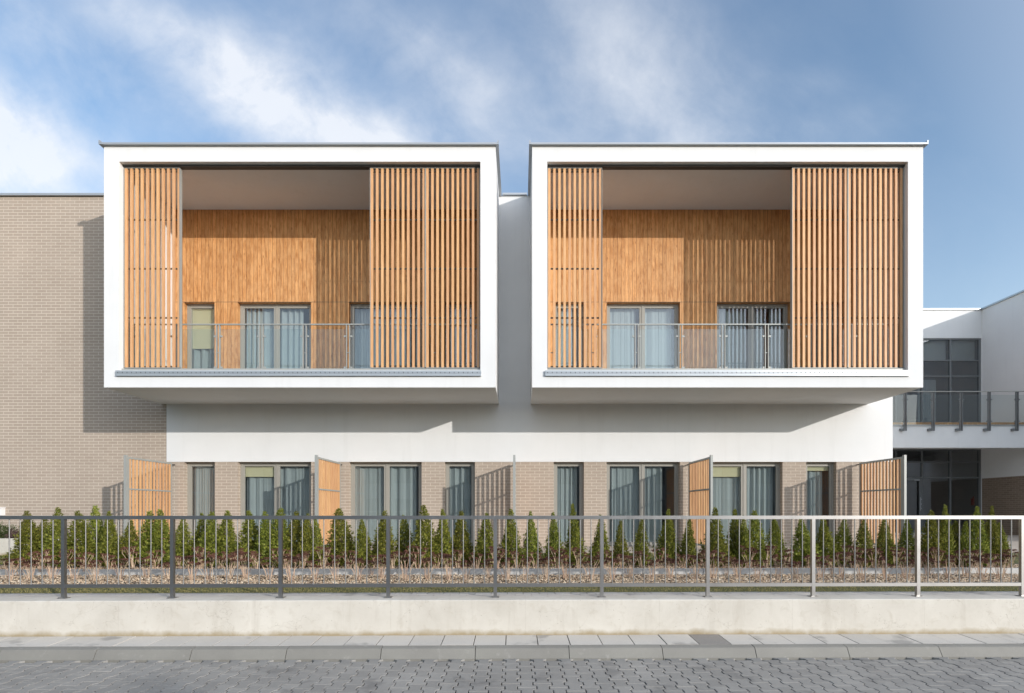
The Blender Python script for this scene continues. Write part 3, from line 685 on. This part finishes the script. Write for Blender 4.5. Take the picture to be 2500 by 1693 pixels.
# sliding slatted screens
def slatted_screen(x0, x1):
    n = 11; y0 = 12.62; zt, zb_ = Z(411.5, y0), Z(897.5, y0); e = 0.009
    f = MB()
    f.box(x0, x0+e, y0-0.018, y0+0.070, zb_, zt); f.box(x1-e, x1, y0-0.018, y0+0.070, zb_, zt)
    for py in (537, 656.5, 776.5): z = Z(py, y0+0.05); f.box(x0+e, x1-e, y0+0.047, y0+0.068, z-0.017, z+0.017, 1)
    f.box(x0+e, x1-e, y0-0.004, y0+0.068, zb_-0.012, zb_-0.0005); f.box(x0+e, x1-e, y0+0.047, y0+0.068, zb_+0.01, zb_+0.045, 1)
    f.box(x0+e, x1-e, y0-0.004, y0+0.068, zt+0.0005, zt+0.012); f.box(x0+e, x1-e, y0+0.047, y0+0.068, zt-0.06, zt-0.02, 1)
    wdt = 0.056; pitch = (x1-x0-2*e-0.006-wdt)/(n-1); s = MB()
    for i in range(n):
        a = x0+e+0.003+pitch*i; s.box(a, a+wdt, y0, y0+0.041, zb_, zt)
    so = s.build('slatted_screen', M['slat'], main)
    f.build('screen_frame', [M['galv'], M['rodm']], so)
YS = 12.6
for a, b in ((301.8, 439), (903, 1038.2), (1038.6, 1171.4)): slatted_screen(X(a, YS), X(b, YS))
for a, b in ((1337.0, 1470.3), (1934.2, 2070.6), (2071, 2206.5)): slatted_screen(X(a, YS), X(b, YS))

# loggia railings
def railing(parent, x0, x1, ps, y, zf, ztop, glass_top, below=0.0, gm='rail_glass', clamp=True):
    h = MB(); h.box(x0, x1, y-0.022, y+0.022, ztop-0.025, ztop); ro = h.build('railing', M['galv'], parent)
    for i, p in enumerate(ps):
        b = MB()
        for s in (-1, 1): b.box(p+s*0.036-0.008, p+s*0.036+0.008, y-0.025, y+0.035, zf-below, ztop-0.026)
        for zz in (0.42, ): b.box(p-0.028, p+0.028, y-0.01, y+0.02, zf+(ztop-zf)*zz-0.008, zf+(ztop-zf)*zz+0.008)
        for zz in (0.12, 0.75):
            for s in (-1, 1): b.box(p+s*0.075-0.024, p+s*0.075+0.024, y-0.014, y+0.014, zf+(ztop-zf)*zz-0.02, zf+(ztop-zf)*zz+0.02)
        if below: b.box(p-0.16, p-0.052, y+0.0, y+0.12, zf-below, zf-below+0.09)
        b.build('railing_post', M['galv'] if not below else M['frame_dark'], ro)
    xs = [x0] + list(ps) + [x1]
    g = MB()
    for i in range(len(xs)-1):
        a = xs[i] + (0.065 if i else 0.02); b_ = xs[i+1] - (0.065 if i < len(xs)-2 else 0.02)
        if b_-a > 0.08: g.box(a, b_, y-0.004, y+0.004, zf+0.03, glass_top)
    g.build('glass_panel', M[gm], ro)
YR = 12.80
rtz = Z(791.5, YR); gtz = Z(804, YR)
for (bx, pp) in ((boxes[0], [322, 427, 532.7, 638, 744, 850, 955, 1061, 1150]), (boxes[1], [1346.7, 1448, 1554.4, 1660.7, 1765.6, 1871.5, 1977, 2083, 2182])):
    railing(main, bx[2]+0.02, bx[3]-0.02, [X(p, YR) for p in pp], YR, FLOOR, rtz, gtz)
# sensor lamp / lightning rod details on the roof
MB().box(X(1504, 13)-0.008, X(1504, 13)+0.008, 13.0, 13.016, TOP, TOP+0.22).build('roof_rod', M['coping'], main)

# ------------------------------------------------------------------ brick building on the left
bl = empty('brick_building', (-16, YW, 0.6)); tag(bl, 'windowless taupe brick building with thin metal coping at the left edge', 'building')
b = MB(); b.box(-30, XL-0.002, YW+0.012, 24, 0.2, TOP-0.04); b.build('wall', M['brick'], bl)
b = MB(); b.box(-30.05, boxes[0][0]-0.12, YW-0.05, YW+0.3, TOP-0.037, TOP+0.022); b.build('roof_coping', M['coping'], bl)
wb = MB(); wb.box(X(-25, 14.4), X(5, 14.4), 14.36, YW+0.01, Z(1259, 14.4), Z(1241, 14.4)); wb.box(X(-26, 14.4), X(6, 14.4), 14.345, YW+0.01, Z(1241, 14.4)+0.001, Z(1240, 14.4)+0.01)
tag(wb.build('meter_box', M['whitebox'], None, org=(X(-10, 14.4), 14.4, Z(1259, 14.4))), 'small white box fixed on the brick wall at the far left edge', 'meter box')

# ------------------------------------------------------------------ right wing
YG, YD = 22.7, 19.94
wing = empty('glazed_wing', (14, YG, 0.6)); tag(wing, 'white wing set back on the right with tall grey glazing and a glass balcony', 'building')
XC = X(2397.3, YG); wtop = Z(756, YG); w0 = XR - 1.0
wx0 = X(2118, YG)
gu = (wx0, XC-0.02, Z(1034, YG), Z(826, YG)); gl = (wx0, XC-0.02, 0.612, Z(1097, YG))
wm = MB(); facade(wm, XR, XC, 0.3, wtop-0.03, YG, [(X(2185,YG)-1.0, gu[1], gu[2], gu[3]), (X(2185,YG)-1.0, gl[1], gl[2], gl[3])], 0.12)
# perpendicular volume: white upper part, projecting further than the brick below
zwb = Z(1168.7, YG)
wm.box(XC, XC+9, 20.0, YG+6, zwb, wtop-0.03); wm.box(20.5, 30, 11.75, 19.99, 0.3, wtop-0.03)  # second box: unseen block added out of frame to shade the balcony front
wm.box(XR, XC, YG+0.6, YG+6, 0.3, wtop-0.032, skip='f')
wm.build('wall', M['render'], wing)
b = MB(); b.box(XC+0.012, XC+9, 20.01, YG+6, 0.3, zwb-0.002); b.build('brick_wall', M['brick_dark'], wing)
c = MB(); c.box(XR+0.02, XC-0.062, YG-0.05, YG+0.25, wtop-0.027, wtop+0.03); c.box(XC-0.06, XC+0.25, 20.07, YG+6, wtop-0.027, wtop+0.04)
c.build('roof_coping', M['coping'], wing); c = MB(); c.box(20.44, 30, 11.69, 20.065, wtop-0.028, wtop+0.038)
c.build('roof_coping', M['coping'], wing)
# balcony slab
zs1, zs0 = Z(1040, YD), Z(1093.6, YD)
s = MB(); s.box(XR+0.003, 20.49, YD, YD+0.25, zs0, zs1); s.box(XR+0.003, XC-0.002, YD+0.251, YG-0.003, zs1-0.25, zs1); s.build('balcony_slab', M['render'], wing)
s = MB(); s.box(XR+0.004, 20.48, YD-0.05, YD+0.1, zs1+0.002, zs1+0.035); s.build('slab_flashing', M['coping'], wing)
s = MB(); s.box(XR+0.004, XC-0.003, YD+0.11, YG-0.004, zs1+0.002, Z(1030.5, YD)); s.build('decking', M['clad'], wing)
def curtain_wall(h, vx, hz, y):
    f = MB(); d = 0.1; fw = 0.06
    a, b_, z0, z1 = h
    f.box(a, b_, y, y+d, z1-fw, z1-0.002); f.box(b_-0.08, b_-0.002, y+0.001, y+d, z0, z1-fw); f.box(a, b_-0.08, y+0.001, y+d, z0+0.001, z0+0.06)
    for x in vx: f.box(x-0.03, x+0.03, y+0.002, y+d, z0+0.06, z1-fw)
    xs = [a] + list(vx) + [b_-0.08]
    for z in hz:
        for i in range(len(xs)-1): f.box(xs[i]+(0.03 if i else 0), xs[i+1]-(0.03 if i < len(xs)-2 else 0), y+0.004, y+d, z-0.025, z+0.025)
    o = f.build('curtain_wall', M['frame_dark'], wing)
    g = MB(); g.quad((a, y+0.05, z0), (b_, y+0.05, z0), (b_, y+0.05, z1), (a, y+0.05, z1)); g.build('pane', M['glass_dark'], o)
    im = MB(); yb = y+4.5
    im.quad((a, y+0.12, z0), (b_, y+0.12, z0), (b_, yb, z0), (a, yb, z0)); im.quad((a, y+0.12, z1), (b_, y+0.12, z1), (b_, yb, z1), (a, yb, z1))
    im.quad((a, yb, z0), (b_, yb, z0), (b_, yb, z1), (a, yb, z1)); im.quad((a, y+0.12, z0), (a, y+0.12, z1), (a, yb, z1), (a, yb, z0)); im.quad((b_, y+0.12, z0), (b_, y+0.12, z1), (b_, yb, z1), (b_, yb, z0))
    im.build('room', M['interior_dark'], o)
    return o
vxs = [X(p, YG) for p in (2121, 2189, 2253, 2322)]
cu_ = curtain_wall((X(2185,YG)-1.0, gu[1], gu[2], gu[3]), vxs, [Z(880.3, YG), Z(918.4, YG)], YG+0.02)
cl_ = curtain_wall((X(2185,YG)-1.0, gl[1], gl[2], gl[3]), vxs, [Z(1128.5, YG), Z(1166.5, YG)], YG+0.02)
cu = MB()
for k in range(60):
    x = X(2262, YG) + 0.5*k/60*1.6; a = 0.03*math.sin(k*0.9)
    if k: cu.quad(pl, (x, YG+0.5+a, gu[2]+0.05), (x, YG+0.5+a, Z(921, YG)), pu)
    pl, pu = (x, YG+0.5+a, gu[2]+0.05), (x, YG+0.5+a, Z(921, YG))
cu.build('curtain', M['curtain'], cu_, smooth=True)
gb = MB()  # grey sheets added behind the top panes to lighten the dark glass
for i in range(len(vxs)-1): gb.box(vxs[i]+0.05, vxs[i+1]-0.05, YG+0.22, YG+0.23, Z(880, YG), gu[3]-0.02)
gb.box(vxs[-1]+0.05, XC-0.12, YG+0.22, YG+0.23, Z(880, YG), gu[3]-0.02)
gb.build('blind_or_backing', M['galv'], cu_)
# glazed door with closer and handle
d = MB(); dx0, dx1 = X(2193.5, YG), X(2250, YG); dzt = Z(1169, YG)
d.box(dx0, dx0+0.1, YG+0.0, YG+0.018, 0.62, dzt); d.box(dx1-0.1, dx1, YG+0.0, YG+0.018, 0.62, dzt); d.box(dx0+0.1, dx1-0.1, YG, YG+0.018, dzt-0.11, dzt); d.box(dx0+0.1, dx1-0.1, YG, YG+0.018, 0.62, 0.75)
dro = d.build('door', M['frame_dark'], wing)
MB().box(dx0+0.25, dx1-0.28, YG-0.03, YG-0.002, dzt-0.03, dzt-0.012).box(dx1-0.32, dx1-0.12, YG-0.06, YG-0.002, dzt-0.085, dzt-0.036).build('door_closer', M['coping'], dro)
hm = MB(); hm.box(dx1-0.07, dx1-0.035, YG-0.012, YG-0.002, 1.55, 2.1)
for zz in (1.62, 1.8, 2.0): hm.box(dx1-0.075, dx1-0.03, YG-0.05, YG-0.0125, zz, zz+0.04)
hm.build('door_handle', M['coping'], dro)
rl = [X(p, YD-0.07) for p in (2209, 2277.3, 2345.3, 2413.8, 2481.8, 2550)]
railing(wing, XR+0.03, 20.46, rl, YD-0.09, zs1, Z(955.5, YD-0.09), Z(964.5, YD-0.09), below=0.2)
MB().box(X(2268, YG-0.3), X(2283, YG-0.3), YG-0.4, YG-0.2, zs1-0.37, zs1-0.251).build('ceiling_lamp', M['whitebox'], wing)
MB().box(X(2373, YG+0.4), X(2381, YG+0.4), YG+0.35, YG+0.45, Z(1234, YG), Z(1217, YG)).tube([(X(2377, YG+0.4), YG+0.4, Z(1217, YG)), (X(2377, YG+0.4), YG+0.4, Z(1212, YG))], 0.03, 8).build('fire_extinguisher', M['red'], wing)

# ------------------------------------------------------------------ privacy screens between the terraces
def privacy_screen(x, label, front=-1):
    r = empty('privacy_screen', (x, 13.6, 0.612)); tag(r, label, 'privacy screen', 'slatted wooden privacy screens between the terraces')
    y0, y1 = 12.70, 14.36; zt = Z(1113.5, 12.74)-0.612; o = (0, 13.6, 0)
    yl = lambda y: y-13.6
    MB().box(-0.027, 0.027, yl(y0-0.035), yl(y0+0.035), 0, zt+0.015).build('post', M['galv'], r, org=(0,0,0))
    f = MB(); a, b_ = y0+0.045, y1; z0, z1 = 0.08, zt-0.02
    f.box(-0.02, 0.02, yl(a), yl(a+0.045), z0, z1); f.box(-0.02, 0.02, yl(b_-0.045), yl(b_), z0, z1)
    f.box(-0.02, 0.02, yl(a+0.045), yl(b_-0.045), z1-0.045, z1); f.box(-0.02, 0.02, yl(a+0.045), yl(b_-0.045), z0, z0+0.045)
    zm = Z(1195, 12.9)-0.612
    f.box(0.0125, 0.021, yl(a+0.045), yl(b_-0.045), zm-0.017, zm+0.017); f.box(-0.021, -0.0125, yl(a+0.045), yl(b_-0.045), zm-0.017, zm+0.017)
    fo = f.build('frame', M['galv'], r, org=(0,0,0))
    for yy, zz in ((a-0.008, z1-0.06), (a-0.008, 0.4)): MB().box(-0.012, 0.012, yl(yy-0.006), yl(yy+0.008), zz, zz+0.04).build('hinge', M['dark'], fo, org=(0,0,0))
    MB().box(-0.015, 0.015, yl(b_), yl(YW+0.012), z1-0.06, z1-0.035).build('wall_bracket', M['dark'], fo, org=(0,0,0))
    s = MB(); n = 13; L0, L1 = a+0.05, b_-0.05; p = (L1-L0-0.055)/(n-1)
    for i in range(n): s.box(-0.0115, 0.0115, yl(L0+p*i), yl(L0+p*i+0.055), z0+0.046, z1-0.046)
    s.build('slats', M['slat'], r, org=(0,0,0)); return r
sx = [-9.27, -4.79, X(1255.5, 12.74), X(1735, 12.74), X(2205, 12.74)]
sl = ['leftmost slatted wooden privacy screen in grey steel frame, before the tall brick wall',
      'slatted wooden privacy screen between the two double windows under the left balcony',
      'privacy screen seen edge-on as a thin grey post midway between the two balconies',
      'slatted wooden privacy screen between two double windows under the right balcony',
      'rightmost slatted wooden privacy screen, beside the dark glazed door of the wing']
for x, l in zip(sx, sl): privacy_screen(x, l)

# ------------------------------------------------------------------ thuja hedge
def thuja_variant(seed):
    r = np.random.RandomState(seed); n = 3000
    h = r.beta(1.05, 1.45, n); ph = r.uniform(0, 2*np.pi, n)
    lob = 1 + 0.17*np.sin(ph*2 + seed + h*5) + 0.15*np.sin(ph*3 + seed*2.1 - h*11) + 0.12*np.sin(ph*5+h*23)
    Rr = 0.205*np.power(np.clip(1-h, 0, 1), 0.95)*np.minimum(1, 0.70+h*2.4)*lob + 0.010
    q = np.sqrt(r.uniform(0.12, 1.0, n))*r.choice([0.9,1.0,1.0,1.18], n)
    rad = Rr*q
    bend = 0.03*np.sin(h*3+seed)*h
    P = np.stack([rad*np.cos(ph)+bend, rad*np.sin(ph), 0.03+h*0.95], 1)
    out = np.stack([np.cos(ph), np.sin(ph), np.zeros(n)], 1)
    D = out*r.uniform(0.25, 0.85, (n, 1)) + np.array([0, 0, 1.0])*r.uniform(0.55, 1.1, (n, 1)) + r.normal(0, 0.22, (n, 3)); D /= np.linalg.norm(D, axis=1)[:, None]
    side = np.cross(D, out + r.normal(0, 0.5, (n, 3))); side /= np.linalg.norm(side, axis=1)[:, None]
    Ls = r.uniform(0.032, 0.085, n)*(1-0.55*h)
    V = []; Fc = []; base = 0
    for ang, ls in ((0, 1.0), (0.55, 0.72), (-0.55, 0.72), (0.95, 0.45), (-0.95, 0.45)):
        d = D*np.cos(ang) + side*np.sin(ang); w_ = np.cross(d, np.cross(side, D)); w_ /= np.linalg.norm(w_, axis=1)[:, None]
        st = P + D*(Ls*(0.0 if ang == 0 else (0.15 if abs(ang) < .7 else 0.4)))[:, None]
        e = st + d*(Ls*ls)[:, None]; m = st + d*(Ls*ls*0.5)[:, None]; wd = (Ls*0.085)[:, None]
        V.append(np.stack([st, m+w_*wd, e, m-w_*wd], 1).reshape(-1, 3)); Fc.append(np.arange(base, base+4*n).reshape(-1, 4)); base += 4*n
    return np.concatenate(V), np.concatenate(Fc)
protos = []
for s in range(7):
    V, Fc = thuja_variant(20+s); e = empty('thuja', (0, 0, -50))
    mesh_np('foliage', V, Fc, M['thuja'], e, k=4)
    t = MB(); t.tube([(0, 0, -0.02), (0.006, 0, 0.3), (0.012, 0.004, 0.75)], [0.014, 0.010, 0.003], 7); t.build('trunk', M['bark'], e, org=(0,0,0), smooth=True)
    protos.append(e)
TJ = [(69,50,1249),(104.5,42,1266),(138,50,1242),(191,54,1251),(233,46,1236.7),(269,38,1251),(313.5,44,1273),(366,50,1250),(394,48,1246.5),(447,46,1266),(490,44,1256),(517,46,1252),(551,46,1249),
 (614,50,1251),(650,44,1250),(680,52,1243),(720,52,1251),(750,36,1257),(771,38,1268),(831,62,1244),(887,38,1271),(940,45,1249),(988,40,1260),(1037,50,1237),(1078,46,1247),(1127,49,1250),(1185,52,1255),
 (1247,50,1246),(1296,38,1250),(1352,38,1253),(1402,38,1233),(1463,38,1260),(1515,36,1273),(1565,38,1269),(1630,42,1247),(1682,42,1266),(1745,46,1242),(1793,46,1246),(1816,34,1262),(1845,46,1249),(1893,42,1269),
 (1962,46,1266),(2013,42,1262),(2060,42,1269),(2110,43,1269),(2165,43,1266),(2213,38,1269),(2271,42,1249),(2306,36,1237),(2332,36,1273),(2356,34,1275),(2389,38,1240),(2408,30,1277),(2425,32,1237),(2443,32,1278)]
lm = ['before the bare brick wall', 'beside the leftmost privacy screen', 'under the left balcony', 'near the middle of the photo', 'under the right balcony', 'beside the rightmost privacy screen', 'before the dark glazed wing']
for i, (px, wpx, ty) in enumerate(TJ):
    pr = protos[(i*3) % 7]; o = pr if i in (0, 5, 3, 1, 6, 4, 2) and pr.location.z < -40 else copy_tree(pr)
    used = o
    back = 0.16 if (i % 3 == 1) else 0.0
    y = 9.28 + back + rnd.uniform(-0.07, 0.07); mpp = y/F
    base = 0.6; hgt = Z(ty, y) - base; wd = wpx*mpp
    o.location = (X(px, y), y, base); o.rotation_euler = (rnd.uniform(-.02, .02), rnd.uniform(-.02, .02), rnd.uniform(0, 6.28))
    s = wd/0.385; s *= (1.45 if px < 1150 else 1.28)*rnd.uniform(0.9, 1.1); o.scale = (s, s, hgt/0.97)
    size = 'tall' if ty < 1245 else ('short' if ty > 1265 else 'medium-height'); girth = 'broad' if wpx >= 50 else ('slim' if wpx <= 38 else 'conical')
    k = 0 if px < 260 else 1 if px < 460 else 2 if px < 1140 else 3 if px < 1300 else 4 if px < 2000 else 5 if px < 2240 else 6
    tag(o, f'{size} {girth} green thuja, {ordw(i+1)} from the left, {lm[k]}', 'shrub', 'thujas in a row behind the fence')
for p in protos:
    if p.location.z < -40:
        for ch in list(p.children): bpy.data.objects.remove(ch)
        bpy.data.objects.remove(p)

# ------------------------------------------------------------------ dried stonecrops
def sedum_variant(seed):
    r = random.Random(seed); st = MB(); hd = []
    n = r.randint(9, 14)
    for i in range(n):
        a = r.uniform(0, 6.28); sp = r.uniform(0.02, 0.14); b = (0.02*math.cos(a)+r.gauss(0, .012), 0.02*math.sin(a)+r.gauss(0, .012), -0.01)
        h = r.uniform(0.24, 0.36); e = (b[0]+sp*math.cos(a), b[1]+sp*math.sin(a)*0.8, h)
        m = ((b[0]*1.2+e[0]*0.8)/2 + r.gauss(0, .008), (b[1]+e[1])/2 + r.gauss(0, .008), h*0.55)
        st.tube([b, m, (e[0], e[1], h*0.86)], [0.0038, 0.0032, 0.0026], 5, cap=False)
        for k in range(r.randint(3, 5)):
            t = r.uniform(0, 6.28); q = (e[0]+0.032*math.cos(t)*r.uniform(.4, 1.2), e[1]+0.032*math.sin(t)*r.uniform(.4, 1.2), h+r.uniform(-.012, .012))
            st.tube([(e[0], e[1], h*0.85), q], [0.002, 0.0013], 4, cap=False); hd.append(q)
    H = MB()
    for (x, y, z) in hd:
        for k in range(34):
            a = r.uniform(0, 6.28); rr = 0.028*math.sqrt(r.random()); s = r.uniform(0.0035, 0.007)
            cx, cy, cz = x+rr*math.cos(a), y+rr*math.sin(a), z + 0.012*(1-(rr/0.028)**2) + r.gauss(0, 0.004)
            d = Vector((r.gauss(0, 1), r.gauss(0, 1), r.gauss(0.5, .6))).normalized(); u = d.orthogonal().normalized(); w_ = d.cross(u)
            c = Vector((cx, cy, cz)); H.quad(c-u*s, c-w_*s, c+u*s, c+w_*s)
    return st, H
sp_ = []
for s in range(6):
    e = empty('stonecrop', (0, 0, -50)); st, H = sedum_variant(s*13+1)
    st.build('stems', M['stem'], e, org=(0,0,0)); H.build('flower_heads', M['sedhead'], e, org=(0,0,0)); sp_.append(e)
seds = []
px = 22.0
while px < 2490:
    seds.append(px); px += rnd.uniform(19, 33)
cnt = 0
for i, px in enumerate(seds):
    pr = sp_[i % 6]; o = pr if i < 6 else copy_tree(pr)
    front = (i % 2 == 0); y = (8.3 if front else 9.0) + rnd.uniform(-0.22, 0.22 if front else 0.05) + TH*X(px, 8.5)
    o.location = (X(px, y), y, 0.535 if y < 8.8+TH*X(px, 8.5) else 0.603); s = rnd.uniform(0.82, 1.12)
    if not front: s *= 0.9
    o.scale = (s, s, s*rnd.uniform(.88, 1.1)); o.rotation_euler = (0, 0, rnd.uniform(0, 6.28))
    k = 0 if px < 260 else 1 if px < 460 else 2 if px < 1140 else 3 if px < 1300 else 4 if px < 2000 else 5 if px < 2240 else 6
    where = 'in the gravel before the edging stones' if front else 'behind the edging stones'
    tag(o, f'dried brown stonecrop, {ordw(i+1)} from the left, {where}', 'plant', 'dried stonecrops in the gravel bed')

# ------------------------------------------------------------------ planter at the far left
pl = empty('planter', (-12.2, 11.9, 0.6)); tag(pl, 'low pale concrete planter wall at the far left, before the brick building', 'planter')
b = MB(); b.box(-14.5, X(46, 11.7), 11.7, 11.82, 0.5, 0.965); b.box(X(46, 11.7)-0.12, X(46, 11.7)-0.001, 11.821, 13.6, 0.5, 0.964); b.build('wall', M['concrete'], pl)
b = MB(); b.quad((-14.5, 11.82, 0.94), (X(46, 11.7)-0.121, 11.82, 0.94), (X(46, 11.7)-0.121, 13.6, 0.94), (-14.5, 13.6, 0.94)); b.build('soil', M['soil'], pl)
def bush(name, loc, rx, rz, mat, n, leaf, seed, label):
    r = np.random.RandomState(seed); e = empty(name, loc)
    d = r.normal(0, 1, (n, 3)); d[:, 2] = np.abs(d[:, 2]); d /= np.linalg.norm(d, axis=1)[:, None]
    q = np.power(r.rand(n), 0.4)*(1+0.25*np.sin(d[:, 0]*7+seed)*np.cos(d[:, 1]*6)); P = d*q[:, None]*np.array([rx, rx, rz])
    D = d + r.normal(0, .5, (n, 3)); D /= np.linalg.norm(D, axis=1)[:, None]; s = np.cross(D, r.normal(0, 1, (n, 3))); s /= np.linalg.norm(s, axis=1)[:, None]
    l = r.uniform(0.6, 1.2, (n, 1))*leaf
    V = np.stack([P, P+D*l*.5+s*l*.2, P+D*l, P+D*l*.5-s*l*.2], 1).reshape(-1, 3)
    mesh_np('foliage', V, np.arange(4*n).reshape(-1, 4), mat, e, k=4)
    t = MB(); rr = random.Random(seed)
    for k in range(7):
        a = rr.uniform(0, 6.28); t.tube([(0, 0, -0.02), (rx*.3*math.cos(a), rx*.3*math.sin(a), rz*.5), (rx*.7*math.cos(a), rx*.7*math.sin(a), rz*.85)], [0.01, 0.007, 0.003], 5)
    t.build('branches', M['bark'], e, org=(0,0,0)); tag(e, label, 'shrub'); return e
bush('juniper', (X(12, 12.2), 12.2, 0.94), 0.26, 0.30, M['juniper'], 1800, 0.045, 3, 'dark green juniper bush on the concrete planter at the far left')
bush('dry_shrub', (X(38, 12.15), 12.15, 0.94), 0.17, 0.20, M['drypl'], 700, 0.04, 5, 'small dry purplish shrub at the right end of the concrete planter')

# ------------------------------------------------------------------ building across the street (seen mirrored in the panes)
op = empty('opposite_building', (0, -20, -0.6)); tag(op, 'long grey building with stepped roofline across the street, mirrored in the ground-floor windows', 'building')
b = MB(); holes = []
for k in range(-14, 14):
    for z in (1.0, 3.9): holes.append((k*3+0.5, k*3+2.1, z, z+1.5))
b.box(-45, 45, -32, -20.2, -0.6, 6.6); b.box(-20, 9, -32, -20.8, 6.6, 7.9); b.build('wall', M['opp'], op)
b = MB()
for h in holes: b.box(h[0], h[1], -20.2, -20.14, h[2], h[3])
o = b.build('windows', M['opp_win'], op); o['kind'] = 'stuff'

# young street tree behind the viewer: its blurred shade falls on the left of the road
tr = empty('street_tree', (16.4, -14.4, -0.4)); tag(tr, 'young sparse tree in front of the building across the street', 'tree')
t = MB(); t.tube([(0, 0, 0), (0.05, 0, 3), (0, 0.05, 6), (0.05, 0, 7.5)], [0.09, 0.075, 0.05, 0.012], 8); rr = random.Random(9)
tips = []
for k in range(16):
    h = rr.uniform(5.9, 7.3); a = rr.uniform(0, 6.28); l = rr.uniform(0.25, 0.7)
    e = (l*math.cos(a), l*math.sin(a), h+l*0.6); t.tube([(0, 0, h-0.2), (e[0]*.5, e[1]*.5, h+l*0.2), e], [0.02, 0.014, 0.005], 5); tips.append(e)
t.build('trunk', M['bark'], tr, org=(0,0,0), smooth=True)
r = np.random.RandomState(8); P = np.concatenate([np.array(e)[None]*np.array([.8,.8,1]) + r.normal(0, 0.13, (90, 3)) for e in tips]); n = len(P)
D = r.normal(0, 1, (n, 3)); D /= np.linalg.norm(D, axis=1)[:, None]; S_ = np.cross(D, r.normal(0, 1, (n, 3))); S_ /= np.linalg.norm(S_, axis=1)[:, None]
V = np.stack([P, P+D*.035+S_*.02, P+D*.07, P+D*.035-S_*.02], 1).reshape(-1, 3)
mesh_np('crown', V, np.arange(4*n).reshape(-1, 4), M['juniper'], tr, k=4)
